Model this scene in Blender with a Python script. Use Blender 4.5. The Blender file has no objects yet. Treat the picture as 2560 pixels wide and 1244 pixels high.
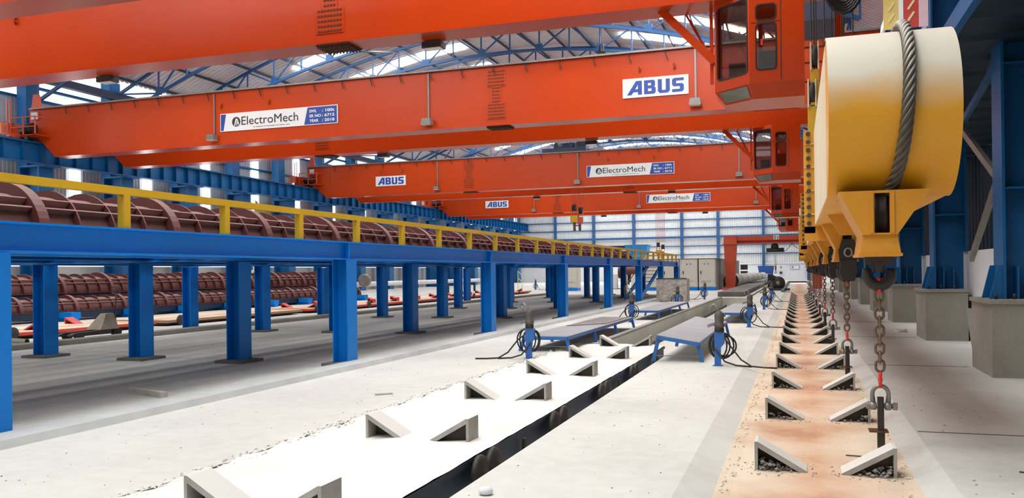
import bpy, math, random
from mathutils import Vector, Matrix
from mathutils.geometry import tessellate_polygon

random.seed(7)
SC = bpy.context.scene
COL = SC.collection
PI = math.pi

# ------------------------------------------------------------------ camera
def make_camera():
    yaw, pitch, roll = (math.radians(a) for a in (18.549, 0.2114, -0.6925))
    c, s, cp, sp = math.cos(yaw), math.sin(yaw), math.cos(pitch), math.sin(pitch)
    fwd = Vector((-s*cp, c*cp, sp)); right = Vector((c, s, 0)); up = right.cross(fwd)
    r = right*math.cos(roll) + up*math.sin(roll)
    u = -right*math.sin(roll) + up*math.cos(roll)
    cd = bpy.data.cameras.new('camera'); cam = bpy.data.objects.new('camera', cd); COL.objects.link(cam)
    cd.sensor_width = 36; cd.lens = 2121.5/2560*36; cd.shift_y = 50.84/2560
    cd.clip_start = .05; cd.clip_end = 600
    m = Matrix((r, u, -fwd)).transposed().to_4x4(); m.translation = (0, 0, 1.6)
    cam.matrix_world = m
    SC.camera = cam
make_camera()

# ------------------------------------------------------------------ sky, exposure
w = bpy.data.worlds.new('overcast_sky'); SC.world = w; w.use_nodes = True
nt = w.node_tree; bg = nt.nodes['Background']
bg.inputs[0].default_value = (.93, .97, 1.0, 1); bg.inputs[1].default_value = 2.0
SC.view_settings.view_transform = 'Standard'; SC.view_settings.look = 'None'
SC.view_settings.gamma = 1; SC.view_settings.use_curve_mapping = False
SC.view_settings.exposure = -0.43
cy = SC.cycles
cy.max_bounces = 5; cy.diffuse_bounces = 3; cy.glossy_bounces = 2; cy.transmission_bounces = 2; cy.transparent_max_bounces = 6
cy.caustics_reflective = False; cy.caustics_refractive = False; cy.adaptive_threshold = .08
SKY_LIGHT = 22.0     # daylight coming through the roof sheets
WALL_LIGHT = 5.0     # daylight coming through the wall sheets

# ------------------------------------------------------------------ materials
def lin(c):
    r = []
    for v in c:
        v /= 255.0
        r.append(v/12.92 if v <= .04045 else ((v+.055)/1.055)**2.4)
    return (*r, 1)
MATS = {}
def mat(name, rgb, rough=.5, metal=0.0, var=.12, scale=2.0, bump=0.0, dust=None, dlev=(.25, .8), spec=.5, fine=0.0):
    if name in MATS: return MATS[name]
    m = bpy.data.materials.new(name); m.use_nodes = True
    n, l = m.node_tree.nodes, m.node_tree.links
    p = n['Principled BSDF']; c = lin(rgb)
    p.inputs['Roughness'].default_value = rough; p.inputs['Metallic'].default_value = metal
    p.inputs['Specular IOR Level'].default_value = spec
    tc = n.new('ShaderNodeTexCoord')
    no = n.new('ShaderNodeTexNoise'); no.inputs['Scale'].default_value = scale; no.inputs['Detail'].default_value = 3
    l.new(tc.outputs['Object'], no.inputs['Vector'])
    rp = n.new('ShaderNodeValToRGB')
    rp.color_ramp.elements[0].position = .3; rp.color_ramp.elements[1].position = .7
    rp.color_ramp.elements[0].color = (*[x*(1-var) for x in c[:3]], 1)
    rp.color_ramp.elements[1].color = (*[min(1, x*(1+var)) for x in c[:3]], 1)
    l.new(no.outputs['Fac'], rp.inputs['Fac'])
    out = rp.outputs['Color']
    if fine:
        n2 = n.new('ShaderNodeTexNoise'); n2.inputs['Scale'].default_value = scale*14; n2.inputs['Detail'].default_value = 3
        l.new(tc.outputs['Object'], n2.inputs['Vector'])
        mx = n.new('ShaderNodeMix'); mx.data_type = 'RGBA'; mx.blend_type = 'OVERLAY'; mx.inputs[0].default_value = fine
        l.new(out, mx.inputs[6]); l.new(n2.outputs['Fac'], mx.inputs[7]); out = mx.outputs[2]
    if dust:  # pales upward faces: real dust, and painted light on the rope
        g = n.new('ShaderNodeNewGeometry'); sx = n.new('ShaderNodeSeparateXYZ'); l.new(g.outputs['Normal'], sx.inputs[0])
        n3 = n.new('ShaderNodeTexNoise'); n3.inputs['Scale'].default_value = 1.7; n3.inputs['Detail'].default_value = 2
        l.new(tc.outputs['Object'], n3.inputs['Vector'])
        ad = n.new('ShaderNodeMath'); ad.operation = 'MULTIPLY_ADD'; ad.inputs[1].default_value = .5
        l.new(n3.outputs['Fac'], ad.inputs[0]); l.new(sx.outputs['Z'], ad.inputs[2])
        mr = n.new('ShaderNodeMapRange'); mr.inputs[1].default_value = dlev[0]+.25; mr.inputs[2].default_value = dlev[1]+.25
        l.new(ad.outputs[0], mr.inputs[0])
        mx = n.new('ShaderNodeMix'); mx.data_type = 'RGBA'
        l.new(mr.outputs[0], mx.inputs[0]); l.new(out, mx.inputs[6]); mx.inputs[7].default_value = lin(dust); out = mx.outputs[2]
    l.new(out, p.inputs['Base Color'])
    if bump:
        nb = n.new('ShaderNodeTexNoise'); nb.inputs['Scale'].default_value = scale*10; nb.inputs['Detail'].default_value = 3
        l.new(tc.outputs['Object'], nb.inputs['Vector'])
        b = n.new('ShaderNodeBump'); b.inputs['Strength'].default_value = bump; b.inputs['Distance'].default_value = .02
        l.new(nb.outputs['Fac'], b.inputs['Height']); l.new(b.outputs[0], p.inputs['Normal'])
    MATS[name] = m
    return m
def emit(name, rgb, strength):
    if name in MATS: return MATS[name]
    m = bpy.data.materials.new(name); m.use_nodes = True
    p = m.node_tree.nodes['Principled BSDF']
    p.inputs['Base Color'].default_value = (.6, .6, .6, 1)
    p.inputs['Emission Color'].default_value = lin(rgb); p.inputs['Emission Strength'].default_value = strength
    MATS[name] = m; return m
def glass(name, tint=(200, 195, 185), refl=.12):
    m = bpy.data.materials.new(name); m.use_nodes = True
    n, l = m.node_tree.nodes, m.node_tree.links
    for x in list(n): n.remove(x)
    o = n.new('ShaderNodeOutputMaterial'); t = n.new('ShaderNodeBsdfTransparent'); t.inputs[0].default_value = lin(tint)
    g = n.new('ShaderNodeBsdfGlossy'); g.inputs['Roughness'].default_value = .03
    mx = n.new('ShaderNodeMixShader'); mx.inputs[0].default_value = refl
    l.new(t.outputs[0], mx.inputs[1]); l.new(g.outputs[0], mx.inputs[2]); l.new(mx.outputs[0], o.inputs[0])
    return m

ORANGE = mat('orange_crane_paint', (196, 65, 12), .28, var=.05, scale=.35, spec=.3)
ORANGE2 = mat('red_orange_gantry_paint', (206, 84, 50), .5, var=.1)
BLUE = mat('blue_platform_paint', (8, 124, 214), .34, var=.06, scale=.8, spec=.25)
HBLUE = mat('hall_steel_blue_paint', (16, 92, 146), .42, var=.12, scale=.5, spec=.3)
TBLUE = mat('truss_blue_paint', (36, 88, 140), .45, var=.1)
DKBLUE = mat('dark_blue_sheet', (10, 40, 62), .5, var=.15)
YELLOW = mat('yellow_rail_paint', (214, 168, 30), .4, var=.06)
BEAMY = mat('yellow_spreader_paint', (226, 160, 30), .45, var=.06, scale=1.2, dust=(224, 216, 194), dlev=(-.08, .42))
MAROON = mat('dusty_maroon_steel', (92, 44, 41), .6, var=.12, dust=(146, 118, 110), dlev=(.15, 1.15))
MAROONE = mat('pale_maroon_edge', (150, 112, 104), .65, var=.12)  # paler maroon for the stiffener bars
FLOOR = mat('dusty_concrete_floor', (206, 205, 195), .75, var=.1, scale=.45, bump=.12, fine=.18)
CONC = mat('grey_concrete', (150, 146, 134), .8, var=.14, scale=1.3, bump=.2, fine=.15)
CONCD = mat('dark_grey_concrete', (112, 108, 100), .85, var=.18, scale=1.5, bump=.2)
RUST = mat('rust_stained_sand', (200, 150, 114), .9, var=.16, scale=.9, bump=.35, fine=.25)
def rust_stain():
    m = RUST; n, l = m.node_tree.nodes, m.node_tree.links; p = n['Principled BSDF']
    old = p.inputs['Base Color'].links[0].from_socket
    tc = n.new('ShaderNodeTexCoord'); sx = n.new('ShaderNodeSeparateXYZ'); l.new(tc.outputs['Object'], sx.inputs[0])
    a = n.new('ShaderNodeMath'); a.operation = 'SUBTRACT'; a.inputs[1].default_value = .16; l.new(sx.outputs['X'], a.inputs[0])
    b = n.new('ShaderNodeMath'); b.operation = 'ABSOLUTE'; l.new(a.outputs[0], b.inputs[0])
    no = n.new('ShaderNodeTexNoise'); no.inputs['Scale'].default_value = .9; no.inputs['Detail'].default_value = 8; l.new(tc.outputs['Object'], no.inputs['Vector'])
    c = n.new('ShaderNodeMath'); c.operation = 'MULTIPLY_ADD'; c.inputs[1].default_value = 2.3; l.new(no.outputs['Fac'], c.inputs[0]); l.new(b.outputs[0], c.inputs[2])
    mr = n.new('ShaderNodeMapRange'); mr.inputs[1].default_value = 1.0; mr.inputs[2].default_value = 1.85; l.new(c.outputs[0], mr.inputs[0])
    mx = n.new('ShaderNodeMix'); mx.data_type = 'RGBA'; l.new(mr.outputs[0], mx.inputs[0]); l.new(old, mx.inputs[6]); mx.inputs[7].default_value = lin((220, 204, 178))
    l.new(mx.outputs[2], p.inputs['Base Color'])
rust_stain()
SAND = mat('white_cement_dust', (234, 229, 218), .9, var=.1, scale=.9, bump=.5)
SANDG = mat('pale_grit', (226, 216, 198), .95, var=.2, scale=9)
STEELD = mat('dark_dirty_steel', (62, 56, 52), .6, metal=.3, var=.2, scale=6)
STEELG = mat('galvanised_steel', (140, 138, 132), .45, metal=.6, var=.12, scale=5)
WEDGE = mat('dusty_steel_wedge', (164, 162, 156), .75, var=.18, scale=4, dust=(214, 210, 202), dlev=(.2, .75))
CHAIN = mat('rusty_chain_steel', (116, 96, 78), .6, metal=.35, var=.2, scale=20)
RED = mat('red_link_paint', (214, 52, 40), .45, var=.12, scale=12)
REDP = mat('red_cart_paint', (196, 62, 48), .5, var=.12)
BLACK = mat('black_rubber', (26, 25, 24), .5, var=.15)
HOSE = mat('black_hose', (34, 31, 28), .5, var=.2)
HOOK = mat('black_forged_hook', (48, 48, 46), .5, metal=.3, var=.15, dust=(110, 106, 98), dlev=(.6, 1.1))
ROPE = mat('greased_wire_rope', (86, 78, 68), .55, metal=.3, var=.18, scale=12, dust=(190, 184, 168), dlev=(.1, .8))  # dust colour here paints in the light on the rope's top
NAVY = mat('dark_navy_steel', (48, 60, 82), .5, var=.15)
TABLETOP = mat('worn_grey_blue_sheet', (148, 152, 154), .5, metal=.0, var=.1, scale=2.2)
TABLEBL = mat('blue_table_paint', (46, 104, 176), .45, var=.1)
CLAD = mat('grey_wall_sheet', (184, 188, 194), .45, var=.06)
CLADB = mat('pale_blue_grey_wall_sheet', (226, 228, 226), .5, var=.05)
WHITEW = mat('white_plaster', (226, 228, 230), .8, var=.04)
GREYW = mat('grey_plaster', (186, 186, 182), .8, var=.07)
ROOFM = mat('aluminium_roof_sheet', (222, 222, 224), .5, var=.07)
PURLIN = mat('dark_purlin_paint', (52, 64, 86), .5, var=.1)
CABINET = mat('beige_grey_cabinet', (204, 200, 186), .5, var=.05)
CONTAIN = mat('grey_side_sheet', (146, 148, 148), .55, var=.06)
FOIL = mat('crumpled_silver_foil', (200, 194, 182), .4, metal=.35, var=.3, scale=7, bump=1.0)
POLE = mat('spun_concrete_pole', (214, 208, 198), .8, var=.08)
SIGNW = mat('white_sign_sheet', (238, 238, 234), .35, var=.02)
SIGNB = mat('blue_sign_print', (40, 74, 156), .4, var=.02)
INK = mat('dark_grey_sign_print', (44, 46, 50), .5, var=.02)
INKG = mat('grey_sign_print', (120, 122, 126), .5, var=.02)
DKBLT = mat('dark_bolt_steel', (96, 64, 42), .5, metal=.2, var=.2, scale=15)
LAMPG = mat('lamp_glass', (236, 234, 226), .2, var=.02)
CYAN = mat('bright_blue_container', (40, 150, 218), .5, var=.08)
WOOD = mat('weathered_wood', (196, 190, 176), .8, var=.15, scale=5)
TARP = mat('yellow_green_tarpaulin', (196, 196, 132), .7, var=.15)
GLASS = glass('cab_window_glass', (188, 172, 160), .1)
SKYL = emit('translucent_roof_sheet', (250, 252, 255), SKY_LIGHT)
WSTRIP = emit('translucent_wall_sheet', (245, 250, 255), WALL_LIGHT)

# ------------------------------------------------------------------ mesh builder
class MB:
    def __init__(s): s.v = []; s.f = []; s.sm = []
    def add(s, vs, fs, smooth=False):
        o = len(s.v); s.v += [tuple(v) for v in vs]
        s.f += [tuple(i+o for i in f) for f in fs]; s.sm += [smooth]*len(fs)
        return s
    def box(s, x0, x1, y0, y1, z0, z1):
        x0, x1 = sorted((x0, x1)); y0, y1 = sorted((y0, y1)); z0, z1 = sorted((z0, z1))
        return s.add([(x0,y0,z0),(x1,y0,z0),(x1,y1,z0),(x0,y1,z0),(x0,y0,z1),(x1,y0,z1),(x1,y1,z1),(x0,y1,z1)],
                     [(0,3,2,1),(4,5,6,7),(0,1,5,4),(1,2,6,5),(2,3,7,6),(3,0,4,7)])
    def hexa(s, b, t):
        return s.add(list(b)+list(t), [(0,3,2,1),(4,5,6,7),(0,1,5,4),(1,2,6,5),(2,3,7,6),(3,0,4,7)])
    def bar(s, p, q, w, h=None, up=(0,0,1)):
        h = h or w; p, q = Vector(p), Vector(q); d = (q-p).normalized(); up = Vector(up)
        if abs(d.dot(up)) > .99: up = Vector((0,1,0))
        r = d.cross(up).normalized()*w/2; u = r.cross(d).normalized()*h/2
        return s.hexa([p-r-u, p+r-u, q+r-u, q-r-u], [p-r+u, p+r+u, q+r+u, q-r+u])
    def prism(s, poly, axis, a0, a1, smooth=False):
        n = len(poly)
        f = {'x': lambda p,a:(a,p[0],p[1]), 'y': lambda p,a:(p[0],a,p[1]), 'z': lambda p,a:(p[0],p[1],a)}[axis]
        vs = [f(p,a0) for p in poly]+[f(p,a1) for p in poly]
        ar = sum(poly[i][0]*poly[(i+1)%n][1]-poly[(i+1)%n][0]*poly[i][1] for i in range(n))
        flip = (ar > 0) == (axis == 'y')
        fs = [tuple(range(n)), tuple(range(2*n-1, n-1, -1))]+[(i+n,(i+1)%n+n,(i+1)%n,i) for i in range(n)]
        if not flip: fs = [tuple(reversed(t)) for t in fs]
        o = len(s.f); s.add(vs, fs)
        if smooth:
            for i in range(o+2, len(s.sm)): s.sm[i] = True
        return s
    def tube(s, pts, r, n=8, closed=False, smooth=True, caps=True):
        pts = [Vector(p) for p in pts]; m = len(pts); rings = []; ref = None
        for i in range(m):
            if closed: t = pts[(i+1)%m]-pts[i-1]
            else: t = pts[min(i+1,m-1)]-pts[max(i-1,0)]
            t.normalize()
            if ref is None:
                ref = Vector((0,0,1)) if abs(t.z) < .9 else Vector((1,0,0))
                ref = (ref-t*ref.dot(t)).normalized()
            else:
                ref = ref-t*ref.dot(t)
                ref = ref.normalized() if ref.length > 1e-6 else Vector((1,0,0))
            b = t.cross(ref); rr = r[i] if isinstance(r,(list,tuple)) else r
            rings.append([pts[i]+(ref*math.cos(2*PI*k/n)+b*math.sin(2*PI*k/n))*rr for k in range(n)])
        vs = [v for rg in rings for v in rg]; fs = []
        for i in range(m if closed else m-1):
            j = (i+1)%m
            for k in range(n): fs.append((i*n+k, i*n+(k+1)%n, j*n+(k+1)%n, j*n+k))
        s.add(vs, fs, smooth)
        if caps and not closed:
            o = len(s.v)-m*n
            s.f += [tuple(o+k for k in reversed(range(n))), tuple(o+(m-1)*n+k for k in range(n))]; s.sm += [False,False]
        return s
    def cyl(s, p, q, r, n=12, r2=None, smooth=True): return s.tube([p,q], [r, r if r2 is None else r2], n, smooth=smooth)
    def lathe(s, prof, c, n=16, axis='z'):
        vs = []; m = len(prof)
        for (r,h) in prof:
            for k in range(n):
                a = 2*PI*k/n; u, v = r*math.cos(a), r*math.sin(a)
                vs.append({'z':(c[0]+u,c[1]+v,c[2]+h),'x':(c[0]+h,c[1]+u,c[2]+v),'y':(c[0]+v,c[1]+h,c[2]+u)}[axis])
        fs = [(i*n+k, i*n+(k+1)%n, (i+1)*n+(k+1)%n, (i+1)*n+k) for i in range(m-1) for k in range(n)]
        s.add(vs, fs, True)
        o = len(s.v)-m*n
        s.f += [tuple(o+k for k in reversed(range(n))), tuple(o+(m-1)*n+k for k in range(n))]; s.sm += [False,False]
        return s
    def sheet(s, outer, holes, org, u, v, t):
        """flat plate with holes: loops in (u,v) plane coordinates, thickness t along u x v"""
        loops = [[Vector((a,b,0)) for a,b in L] for L in [outer]+holes]
        tris = tessellate_polygon(loops)
        pts = [p for L in loops for p in L]; n = len(pts)
        org, u, v = Vector(org), Vector(u), Vector(v); w_ = u.cross(v).normalized()*t
        P = [org+u*p.x+v*p.y for p in pts]
        fs = []
        for a,b,c in tris:
            cr = (pts[b]-pts[a]).cross(pts[c]-pts[a]).z
            if cr < 0: a,b,c = a,c,b
            fs.append((a+n,b+n,c+n)); fs.append((c,b,a))
        o = 0
        for L in loops:
            m = len(L)
            for i in range(m): fs.append((o+i, o+(i+1)%m, o+(i+1)%m+n, o+i+n))
            o += m
        return s.add(P+[p+w_ for p in P], fs)
    def mesh(s, name, m, off=(0,0,0)):
        me = bpy.data.meshes.new(name)
        ox, oy, oz = off
        me.from_pydata([(a-ox,b-oy,c-oz) for a,b,c in s.v], [], s.f)
        me.polygons.foreach_set('use_smooth', s.sm)
        if m: me.materials.append(m)
        me.update(); return me
    def build(s, name, m, parent=None, local=False):
        off = (0,0,0) if (local or parent is None) else rootloc(parent)
        o = bpy.data.objects.new(name, s.mesh(name, m, off)); COL.objects.link(o)
        if parent: o.parent = parent
        return o

def rootloc(o):
    t = Vector((0,0,0))
    while o: t += o.location; o = o.parent
    return t
def tag(o, label=None, cat=None, group=None, kind=None):
    if label: o['label'] = label
    if cat: o['category'] = cat
    if group: o['group'] = group
    if kind: o['kind'] = kind
    return o
def thing(name, label, cat, loc=(0,0,0), group=None, rz=0):
    o = bpy.data.objects.new(name, None); COL.objects.link(o); o.empty_display_size = .2
    o.location = loc; o.rotation_euler = (0,0,rz)
    return tag(o, label, cat, group)
def piece(name, me, parent, loc=(0,0,0), rot=None):
    """a part that shares mesh data; loc in the parent's coordinates"""
    o = bpy.data.objects.new(name, me); COL.objects.link(o); o.parent = parent; o.location = loc
    if rot: o.rotation_euler = rot
    return o
KIDS = {}
def copy_tree(o, parent=None):
    c = o.copy(); COL.objects.link(c); c.parent = parent
    for ch in [x for x in COL.objects if x.parent == o]: copy_tree(ch, c)
    return c
def dup(root, loc, label=None, rz=None):
    src = list(COL.objects); kids = {}
    for x in src:
        if x.parent: kids.setdefault(x.parent, []).append(x)
    def rec(o, p):
        c = o.copy(); COL.objects.link(c); c.parent = p
        for ch in kids.get(o, []): rec(ch, c)
        return c
    c = rec(root, None); c.location = loc
    if rz is not None: c.rotation_euler = (0,0,rz)
    if label: c['label'] = label
    return c
ORD = ['first','second','third','fourth','fifth','sixth','seventh','eighth','ninth','tenth','eleventh','twelfth','thirteenth',
       'fourteenth','fifteenth','sixteenth','seventeenth','eighteenth','nineteenth','twentieth','twenty-first','twenty-second']
def rrect(u0, u1, v0, v1, r, n=4):
    pts = []
    for cx, cy, a0 in ((u1-r,v0+r,-90),(u1-r,v1-r,0),(u0+r,v1-r,90),(u0+r,v0+r,180)):
        for k in range(n+1):
            a = math.radians(a0+90*k/n); pts.append((cx+r*math.cos(a), cy+r*math.sin(a)))
    return pts

# ================================================================== SETTING
# ---- floor: cross-section swept along the hall, trench and shallow pit cut in
def sweep(b, prof, y0, y1):
    n = len(prof)
    b.add([(x,y0,z) for x,z in prof]+[(x,y1,z) for x,z in prof], [(i,i+1,i+1+n,i+n) for i in range(n-1)])
b = MB()
YN = -9.0
sweep(b, [(-46,0),(-4.66,0),(-4.66,-.5),(-2.37,-.5),(-2.37,0),(-.86,0)], YN, 18.6)
sweep(b, [(-46,0),(-4.1,0),(-4.1,-.5),(-2.37,-.5),(-2.37,0),(-.86,0)], 18.6, 50.2)
sweep(b, [(-46,0),(-.86,0)], 50.2, 131)
b.add([(-4.66,18.6,-.5),(-4.1,18.6,-.5),(-4.1,18.6,0),(-4.66,18.6,0)], [(0,1,2,3)])
b.add([(-4.1,50.2,-.5),(-2.37,50.2,-.5),(-2.37,50.2,0),(-4.1,50.2,0)], [(0,1,2,3)])
sweep(b, [(1.08,0),(14,0)], YN, 131)
sweep(b, [(-.86,0),(1.08,0)], 104, 131)
floor = tag(b.build('floor', FLOOR), kind='structure')
b = MB(); sweep(b, [(-.86,0),(-.62,-.085)], YN, 104); sweep(b, [(.88,-.085),(1.08,0)], YN, 104)
b.build('pit_side_slope', FLOOR, floor)
b = MB(); sweep(b, [(-.62,-.085),(-.5,-.1),(.78,-.1),(.88,-.085)], YN, 104)
b.build('pit_bed', RUST, floor)
# kerbs and slabs
b = MB(); b.prism([(-16.75,0),(-16.5,0),(-16.5,.11),(-16.55,.13),(-16.75,.13)], 'y', YN, 60); b.build('kerb', CONC, floor)
b = MB(); b.prism([(-7.52,0),(-7.06,0),(-7.1,.08),(-7.5,.08)], 'y', YN, 57); b.build('kerb', mat('kerb_concrete',(184,186,182),.8,var=.1,bump=.1), floor)
b = MB(); b.prism([(-4.5,0),(-3.0,0),(-3.0,.28),(-4.5,.28)], 'y', 52, 128); b.build('raised_slab', CONCD, floor)
b = MB(); b.prism([(-4.25,0),(-4.1,0),(-4.1,.05),(-4.25,.05)], 'y', 18.7, 50.2); b.build('trench_edge', CONC, floor)
for x in (-2.75, -3.85):
    MB().box(x-.03, x+.03, 18.8, 50, -.5, -.38).build('rail', STEELD, floor)
MB().box(-2.62, -2.56, 50.3, 110, 0, .06).build('rail', STEELD, floor)
b = MB()
for (x0,x1) in ((-1.05,-.85),(1.05,1.2)): b.box(x0,x1,62,104,0,.16)
b.box(-1.05,1.2,104,104.3,0,.2); b.build('pit_frame', CONCD, floor)
# expansion joints across the right-hand floor
for y in (9.1, 15.2, 21.4, 27.5): MB().box(1.1, 2.6, y, y+.03, 0, .004).build('joint', CONCD, floor)

# ---- left wall
BAY = 6.25; Y0C = 37.7
wl = MB(); wl.box(-43.3,-43.0, 12.7, 131, 0, 2.3)
wall_left = tag(wl.build('wall_left', GREYW), kind='structure')
def ribbed(L, H, pitch, d):
    vs, n = [], int(round(L/pitch)); p = L/n; prof = []
    for i in range(n): prof += [(i*p,0),((i+.55)*p,0),((i+.65)*p,d),((i+.9)*p,d)]
    prof.append((L,0)); return prof
prof = ribbed(BAY, 1, .27, .05); n = len(prof)
b = MB().add([(x,y,0) for y,x in prof]+[(x,y,9.3) for y,x in prof], [(i,i+1,i+1+n,i+n) for i in range(n-1)])
sheet_l = b.mesh('cladding_sheet', CLAD)
strip_l = MB().add([(.03,0,0),(.03,.95,0),(.03,.95,9.2),(.03,0,9.2)], [(0,1,2,3)]).mesh('translucent_sheet', WSTRIP)
for k in range(-3, 15):
    y = Y0C+BAY*k
    piece('cladding_sheet', sheet_l, wall_left, (-43.05,y,2.9))
    if k >= -2: piece('translucent_sheet', strip_l, wall_left, (-42.98,y+3.65,2.95))
for z in (4.4,6.2,10.4,12.15):
    MB().box(-42.97,-42.85, 18.95, 131, z, z+.14).build('girt', HBLUE, wall_left)
MB().box(-41.7,-41.3, 18.95, 131, 13.0, 13.45).build('eave_beam', PURLIN, wall_left)
MB().box(-42.6,-42.4, 18.95, 131, 12.75, 12.9).build('eave_strut', HBLUE, wall_left)

# ---- hall columns, left
def left_column(y):
    t = thing('hall_column', 'x', 'column', (-41.5,y,0), 'blue steel columns along the left wall')
    b = MB(); b.box(-42.3,-42.2,y-.5,y+.5,0,8.05).box(-40.9,-40.8,y-.5,y+.5,0,8.05).box(-42.2,-40.9,y-.04,y+.04,0,8.05)
    b.build('lower_shaft', HBLUE, t)
    b = MB(); b.box(-42.45,-41.75,y-.45,y+.45,8.0,14.2); b.build('upper_shaft', HBLUE, t)
    b = MB(); b.box(-42.4,-40.3,y-.55,y+.55,7.95,8.06); b.build('cap_plate', HBLUE, t)
    b = MB(); b.bar((-42.3,y+.4,3.0),(-42.3,y+BAY/2,5.2),.12); b.bar((-42.3,y+.4,7.6),(-42.3,y+1.5,6.9),.1); b.build('brace', TBLUE, t)
    return t
c0 = left_column(Y0C)
for k in range(-1, 15):
    t = c0 if k == 0 else dup(c0, (-41.5, Y0C+BAY*k, 0))
    t['label'] = 'blue steel column of the left wall, %s from the left edge of the view' % ORD[k+1]

# ---- left runway girder
rg = thing('crane_runway_girder', 'long blue stiffened plate girder carrying the cranes along the left wall', 'girder', (-40.7,70,8.06))
MB().box(-40.75,-40.7,12.7,130,8.1,9.2).build('web', HBLUE, rg)
MB().box(-41.0,-40.4,12.7,130,9.2,9.26).build('top_flange', HBLUE, rg)
MB().box(-41.0,-40.4,12.7,130,8.06,8.11).build('bottom_flange', TBLUE, rg)
MB().box(-40.76,-40.68,12.7,130,9.26,9.34).build('rail', STEELD, rg)
st = MB().box(0,.26,-.012,.012,0,1.09).mesh('stiffener', HBLUE)
y = 31.0
while y < 129.5:
    piece('stiffener', st, rg, (0.0, y-70, .05)); y += 1.22

# ---- back wall
bw = MB().box(-43.3, 4.5, 130, 130.3, 0, 2.45)
wall_back = tag(bw.build('wall_back', WHITEW), kind='structure')
prof = ribbed(6.0, 1, .33, .07); n = len(prof)
b = MB().add([(x,-d,0) for x,d in prof]+[(x,-d,16.5) for x,d in prof], [(i,i+1,i+1+n,i+n) for i in range(n-1)])
sheet_b = b.mesh('cladding_sheet', CLADB)
for i in range(8): piece('cladding_sheet', sheet_b, wall_back, (-43.0+6*i,130.1,2.45))
for x in (-42.3,-36.2,-30.0,-23.7,-16.4,-11.05,-4.6,1.6):
    MB().box(x-.18,x+.18,129.55,129.95,0,18).build('wall_post', TBLUE, wall_back)
for z in (3.9,5.2,7.9,9.2,10.5,11.8): MB().box(-43,4,129.8,129.95,z,z+.13).build('girt', TBLUE, wall_back)
MB().box(-43,4,129.5,129.8,6.45,6.75).build('girt', TBLUE, wall_back)
MB().box(-43,4,129.85,129.99,2.4,2.6).build('girt', WHITEW, wall_back)

# ---- right-hand side: low wall, sheeted lean-to soffit
wr = MB().box(3.6,3.75,YN,104,0,1.95)
wall_right = tag(wr.build('wall_right', WHITEW), kind='structure')
prof = ribbed(77, 1, 1.3, -.06); n = len(prof)
b = MB().add([(2.2,YN+y,4.98+d) for y,d in prof]+[(12,YN+y,5.1+d) for y,d in prof], [(i+n,i+1+n,i+1,i) for i in range(n-1)])
b.build('soffit_sheet', DKBLUE, wall_right)
MB().box(2.1,2.2,YN,68,4.88,5.15).build('soffit_edge_beam', HBLUE, wall_right)
prof = ribbed(140, 1, .5, -.06); n = len(prof)
b = MB().add([(5.2+d,YN+y,1.95) for y,d in prof]+[(5.2+d,YN+y,5.0) for y,d in prof], [(i+n,i+1+n,i+1,i) for i in range(n-1)])
b.build('cladding_sheet', DKBLUE, wall_right)

prof = ribbed(140, 1, .5, -.06); n = len(prof)
b = MB().add([(4.3+d,YN+y,5.2) for y,d in prof]+[(4.3+d,YN+y,13.6) for y,d in prof], [(i+n,i+1+n,i+1,i) for i in range(n-1)])
b.build('cladding_sheet', CLAD, wall_right)
tag(MB().box(-46,12,YN-.3,YN,0,19).build('wall_front', GREYW), kind='structure')

# ---- ceiling: arched roof sheets, purlins, skylights
XC, RAD = -19.3, 48.4
def zarc(x, top): return top-(RAD-math.sqrt(RAD*RAD-(x-XC)**2))
xs = [-40.9+ (44.9*i/22) for i in range(23)]
prof = ribbed(BAY, 1, .42, .07); n = len(prof)
vs, fs = [], []
for x in xs:
    vs += [(x, y, zarc(x,19.2)+d) for y,d in prof]
for i in range(len(xs)-1):
    for j in range(n-1): fs.append((i*n+j, i*n+j+1, (i+1)*n+j+1, (i+1)*n+j))
roof_me = MB().add(vs, fs).mesh('roof_sheet', ROOFM)
ceiling = bpy.data.objects.new('ceiling', None); COL.objects.link(ceiling); tag(ceiling, kind='structure')
for k in range(-7, 15): piece('roof_sheet', roof_me, ceiling, (0, Y0C+BAY*k, 0))
PX = [-40.4+2.15*i for i in range(21)]
for x in PX:
    z = zarc(x, 19.1)
    MB().box(x-.04,x+.04,-6,131,z-.17,z).build('purlin', PURLIN, ceiling)
def skylight(x0, x1, w_):
    b = MB(); n = max(2, int(round((x1-x0)/2.15)))
    for i in range(n):
        a, c = x0+(x1-x0)*i/n+.06, x0+(x1-x0)*(i+1)/n-.06
        za, zc_ = zarc(a,19.12), zarc(c,19.12)
        b.add([(a,-w_/2,za-.03),(c,-w_/2,zc_-.03),(c,w_/2,zc_-.03),(a,w_/2,za-.03)], [(3,2,1,0)])
    return b.mesh('skylight_panel', SKYL)
skA, skB = skylight(-34.6,-23.9,1.2), skylight(-11.8,-1.05,1.2)
skC = skylight(-9.65,-1.05,2.6)  # unseen rows over the near bays, widened to brighten the foreground floor
skFarFill = skylight(-36.8,-1.05,1.15)  # added full-width rows, put in to brighten the far end
for k in range(0, 15):
    y = Y0C+BAY*k+3.9
    if k > 9: piece('skylight_panel', skFarFill, ceiling, (0,y,0)); continue
    piece('skylight_panel', skA, ceiling, (0,y,0)); piece('skylight_panel', skB, ceiling, (0,y,0))
for k in range(-7, 0):
    y = Y0C+BAY*k+3.9
    piece('skylight_panel', skA, ceiling, (0,y,0)); piece('skylight_panel', skC, ceiling, (0,y,0))

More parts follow.
